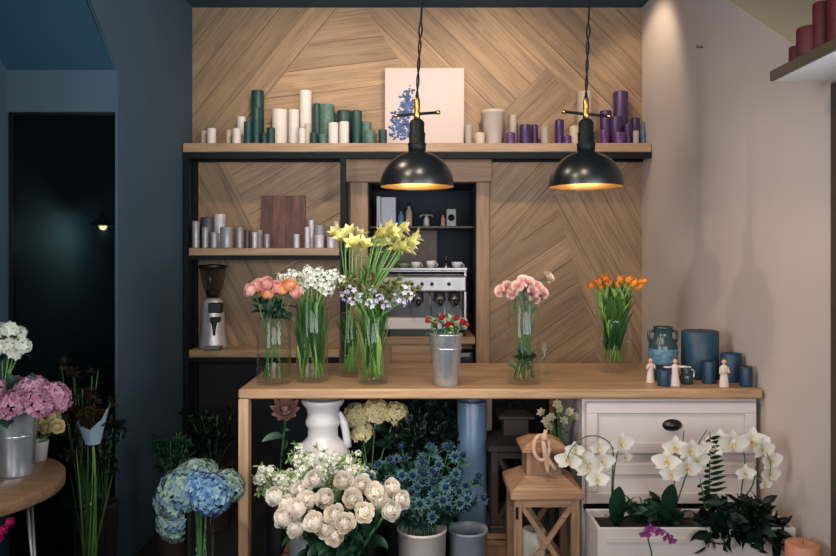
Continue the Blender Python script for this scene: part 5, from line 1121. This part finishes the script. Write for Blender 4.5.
for i, (px, py, dy, lb) in enumerate(((-6, 388, -.02, 'outermost pink hydrangea head, cut by the picture edge'), (12, 383, .03, 'pink hydrangea head at the back of the zinc bucket, below the white blooms'), (13, 398, -.07, 'pink hydrangea head at the front of the zinc bucket'), (33, 383, -.0, 'highest pink hydrangea head in the zinc bucket'), (40, 397, -.05, 'pink hydrangea head over the rim of the zinc bucket'), (56, 391, .0, 'pink hydrangea head hanging out towards the dark pane'))):
    cut('hydrangea', lb, 'flower', 'pink hydrangeas in the zinc bucket', (x + R(-.02, .02), y + R(-.02, .02), z + .015), (x + (px - 20) * .0011, y + dy * .3, z + h), PT(px, py + 6, y + dy), ((px - 20) * .03, dy * 6 - .4, 1), [HP[i % 2]], sr=.003, sc=.82, leaves=[(LF['rose'], .1, 2.6, 1.9), (LF['rose'], .25, 3., 1.8)])
# vase with white blooms behind the bucket
vy = 2.56; vx = X(1, vy); k = vy / F
glass_vase('clear glass vase of white blooms behind the zinc bucket', vx, vy, z, .04, .30, .5)
WB = dome_mesh('white_cluster', P['stock'], .022, 14, .016, 8, .8, 5)
bouquet('phlox', 'phlox', 'flower', 'white blooms behind the zinc bucket', 'white bloom', 'above the pink hydrangeas on the round table', vx, vy, z + .02, z + .295, .03, .03, [(2, 330), (10, 329), (19, 333), (24, 346), (11, 345), (0, 347), (15, 352)], vy - .02, .03, lambda v, i: [WB], sr=.0025, sm='stem', leaves=[(LF['rose'], .6, 1., .8), (LF['rose'], .75, 1., .8)], order='from the picture edge')
# white pot with cream flowers
y = YC(460, tz); x = X(39, y); k = y / F
t = thing('flower_pot', 'small white pot of cream roses at the edge of the round table', 'pot', (x, y, z)); mb = MB(); mb.lathe(x, y, [(.001, z), (7 * k, z), (9 * k, z + 18 * k), (9.6 * k, z + 19 * k), (8.4 * k, z + 19 * k), (7 * k, z + 14 * k), (.001, z + 14 * k)], 28); mb.obj('body', M['white_ceramic'], t)
CB = rose_mesh('cream_bloom', P['cream'], .95, 1, 21); PK = rose_mesh('pink_bloom', P['hyd_pink'], .7, 1, 22)
bouquet('spray_rose', 'spray rose', 'flower', 'cream roses in the white pot', ['cream rose', 'small pink rose'], 'in the small white pot', x, y, z + 14.5 * k, z + 18 * k, 4 * k, 6 * k, [(41, 420, 0), (52, 418, 0), (46, 429, 0), (56, 428, 0), (36, 428, 1), (35, 419, 1)], y - .01, .02, lambda v, i: [PK if v else CB], sr=.002, leaves=[(LF['rose'], .5, 1.2, .8)], order='from the zinc bucket')
# magenta flowers below the table edge
vy = 2.13; vx = X(-14, vy)
glass_vase('tall floor vase of magenta buds in front of the round table', vx, vy - .13, .0005, .045, .5, .5, name='tall_glass_vase')
MG = rose_mesh('magenta_bloom', P['magenta'], .5, .4, 31)
bouquet('ranunculus', 'ranunculus', 'flower', 'magenta buds below the round table', 'magenta bud', 'below the edge of the round table', vx, vy - .13, .02, .49, .03, .035, [(7, 523), (1, 530), (-3, 539), (-8, 526)], vy - .14, .02, lambda v, i: [MG], sr=.002, sm='stem', order='from the picture edge')
# wrapped bouquet and dim plants before the pane
vy = 2.95; vx = X(90, vy)
glass_vase('dim glass floor vase with strap leaves before the dark pane', vx, vy, .0005, .06, .50, .4, name='tall_glass_vase')
for i, (px, py) in enumerate(((70, 470), (77, 450), (83, 462), (88, 446), (94, 455), (100, 450), (106, 462), (112, 474))):
    b = Vector((vx + R(-.03, .03), vy + R(-.03, .03), .02)); tip = PT(px, py, vy + R(-.05, .0)); t = thing('strap_leaf', f'yellow green strap leaf before the dark pane, {ORD[i]} from the round table', 'leaf', b, 'strap leaves before the pane'); mb = MB(); L = (tip - b).length * 1.02; v = tip - b; el = math.atan2(math.hypot(v.x, v.y), v.z); mb.petal(I3, L, .018, el - .05, el + .05, 0, 0, math.atan2(v.y, v.x), .3, 8, 2, .8); mb.v = [p + b for p in mb.v]; mb.obj('blade', M['leaf_bright'] if i % 3 == 1 else M['leaf'], t)
c = PT(93, 446, vy - .06); t = thing('wrapped_bouquet', 'small bouquet in a pale blue paper cone beside the round table', 'bouquet', c)
mb = MB(); vs, fs, n = [], [], 18
for i in range(n + 1):
    a = i * 2 * PI / n; z1 = .10 + .03 * math.sin(a * 2 + 1); vs += [(c.x + .028 * math.cos(a), c.y + .028 * math.sin(a), c.z + .01), (c.x + .062 * math.cos(a), c.y + .05 * math.sin(a), c.z + z1 + .008 * (i % 2) + .03 * math.cos(a))]
for i in range(n): fs.append((2 * i, 2 * i + 2, 2 * i + 3, 2 * i + 1))
mb.add(vs, fs, False); mb.obj('paper_cone', M['paper'], t)
mb = MB(); rr = random.Random(6)
for i in range(14):
    e = c + Vector((rr.gauss(-.01, .03), rr.gauss(0, .02), .10 + rr.uniform(-.02, .04))); mb.tube([c + Vector((0, 0, .0)), e], .002, 5); foliage_mesh(mb, e, (0, 0, 1), 8, .03, .014, rr, .8)
mb.obj('flower_filling', P['brown'], t)
mb = MB()
for i in range(6): mb.tube(bez(c + Vector((0, 0, .01)), c + Vector((R(-.01, .01), .03, -.12)), Vector((vx + R(-.025, .025), vy + R(-.025, .025), .03))), .003, 6)
mb.obj('stem', M['stem'], t)
bush('dried_bush', 'dim bush with brown leaves in front of the dark pane', 82, 385, 3.18, .16, 8, .04, .02, P['brown'], M['black'], .08, .42, 1.1, 12, branches=14)
bush('potted_bush', 'dark leafy bush between the dark pane and the blue wall', 104, 425, 3.20, .11, 7, .04, .02, M['leaf_deep'], M['terracotta'], .06, .40, 1.2, 13, branches=10)

# ================================================================= LIGHT AND CAMERA
def area(name, loc, target, sx, sy, e, col, spread=180):
    l = bpy.data.lights.new(name, 'AREA'); l.shape = 'RECTANGLE'; l.size = sx; l.size_y = sy; l.energy = e; l.color = col; l.spread = math.radians(spread)
    o = bpy.data.objects.new(name, l); COL.objects.link(o); o.location = loc; o.rotation_euler = (Vector(target) - Vector(loc)).to_track_quat('-Z', 'Y').to_euler()
def spot(name, loc, target, e, col, ang=60, blend=.8, soft=.04):
    l = bpy.data.lights.new(name, 'SPOT'); l.energy = e; l.color = col; l.spot_size = math.radians(ang); l.spot_blend = blend; l.shadow_soft_size = soft
    o = bpy.data.objects.new(name, l); COL.objects.link(o); o.location = loc; o.rotation_euler = (Vector(target) - Vector(loc)).to_track_quat('-Z', 'Y').to_euler()
WARM = (1, .80, .58); DAY = (.94, .96, 1)
area('shop_window_daylight', (.5, -1.6, 1.9), (.2, 4, 2.5), 2.8, 1.4, 30, DAY, 80)
area('side_window_daylight', (1.32, 1.1, 1.75), (-1.4, 3.6, 2.7), 1.0, 1.2, 20, (.80, .92, 1), 90)
area('added_left_fill', (-1.85, .2, 1.75), (1.39, 2.9, 2.1), 1.2, 1.5, 25, (.95, .94, 1), 110)  # added fill from the front left for the pale wall, no window seen there
spot('ceiling_spot', (-.60, 3.6, 2.98), (-.56, 4.53, 2.1), 40, WARM, 110, 1)
spot('ceiling_spot', (.40, 3.6, 2.98), (.40, 4.53, 2.1), 48, WARM, 110, 1)
spot('ceiling_spot', (1.0, 4.05, 2.98), (1.39, 4.25, 2.5), 13, WARM, 95, .6, .04)
spot('track_or_fill_spot', (-.91, 1.48, 2.9), (.67, 2.9, 1.7), 66, (1, .82, .62), 50, .8, .05)
spot('track_or_fill_spot', (-.77, 2.74, 2.95), (.7, 2.95, 1.5), 40, (1, .82, .62), 55, .8, .05)
spot('track_or_fill_spot', (.2, 1.6, 2.95), (.25, 3.1, .9), 70, (1, .81, .64), 62, .9, .06)
spot('track_or_fill_spot', (-.3, .3, 2.9), (-.30, 2.60, .60), 230, (1, .93, .84), 30, .9, .06)  # added front fill that brightens the white roses
spot('track_or_fill_spot', (.5, 1.3, 2.95), (1.0, 2.8, .6), 20, (1, .82, .66), 46, .9, .06)  # added fill for the orchids and the cabinet front
spot('track_or_fill_spot', (-.6, 1.7, 2.95), (-.38, 3.05, 1.1), 34, (1, .86, .7), 44, .9, .06)  # added fill for the coral roses' end of the counter
w = bpy.data.worlds.new('dim_room'); SC.world = w; w.use_nodes = True
bg = w.node_tree.nodes['Background']; bg.inputs['Color'].default_value = (.26, .52, .64, 1); bg.inputs['Strength'].default_value = .10
cam = bpy.data.cameras.new('camera'); co = bpy.data.objects.new('camera', cam); COL.objects.link(co); SC.camera = co
co.location = (0, 0, H); co.rotation_euler = (PI / 2, 0, 0)
cam.sensor_width = 36; cam.lens = F / 836 * 36; cam.shift_y = -(278 - CY) / 836; cam.clip_start = .05
vs_ = SC.view_settings; vs_.view_transform = 'Standard'; vs_.look = 'None'; vs_.exposure = 0; vs_.gamma = 1; vs_.use_curve_mapping = False
SC.cycles.max_bounces = 8; SC.cycles.transparent_max_bounces = 24; SC.cycles.caustics_reflective = False; SC.cycles.caustics_refractive = False
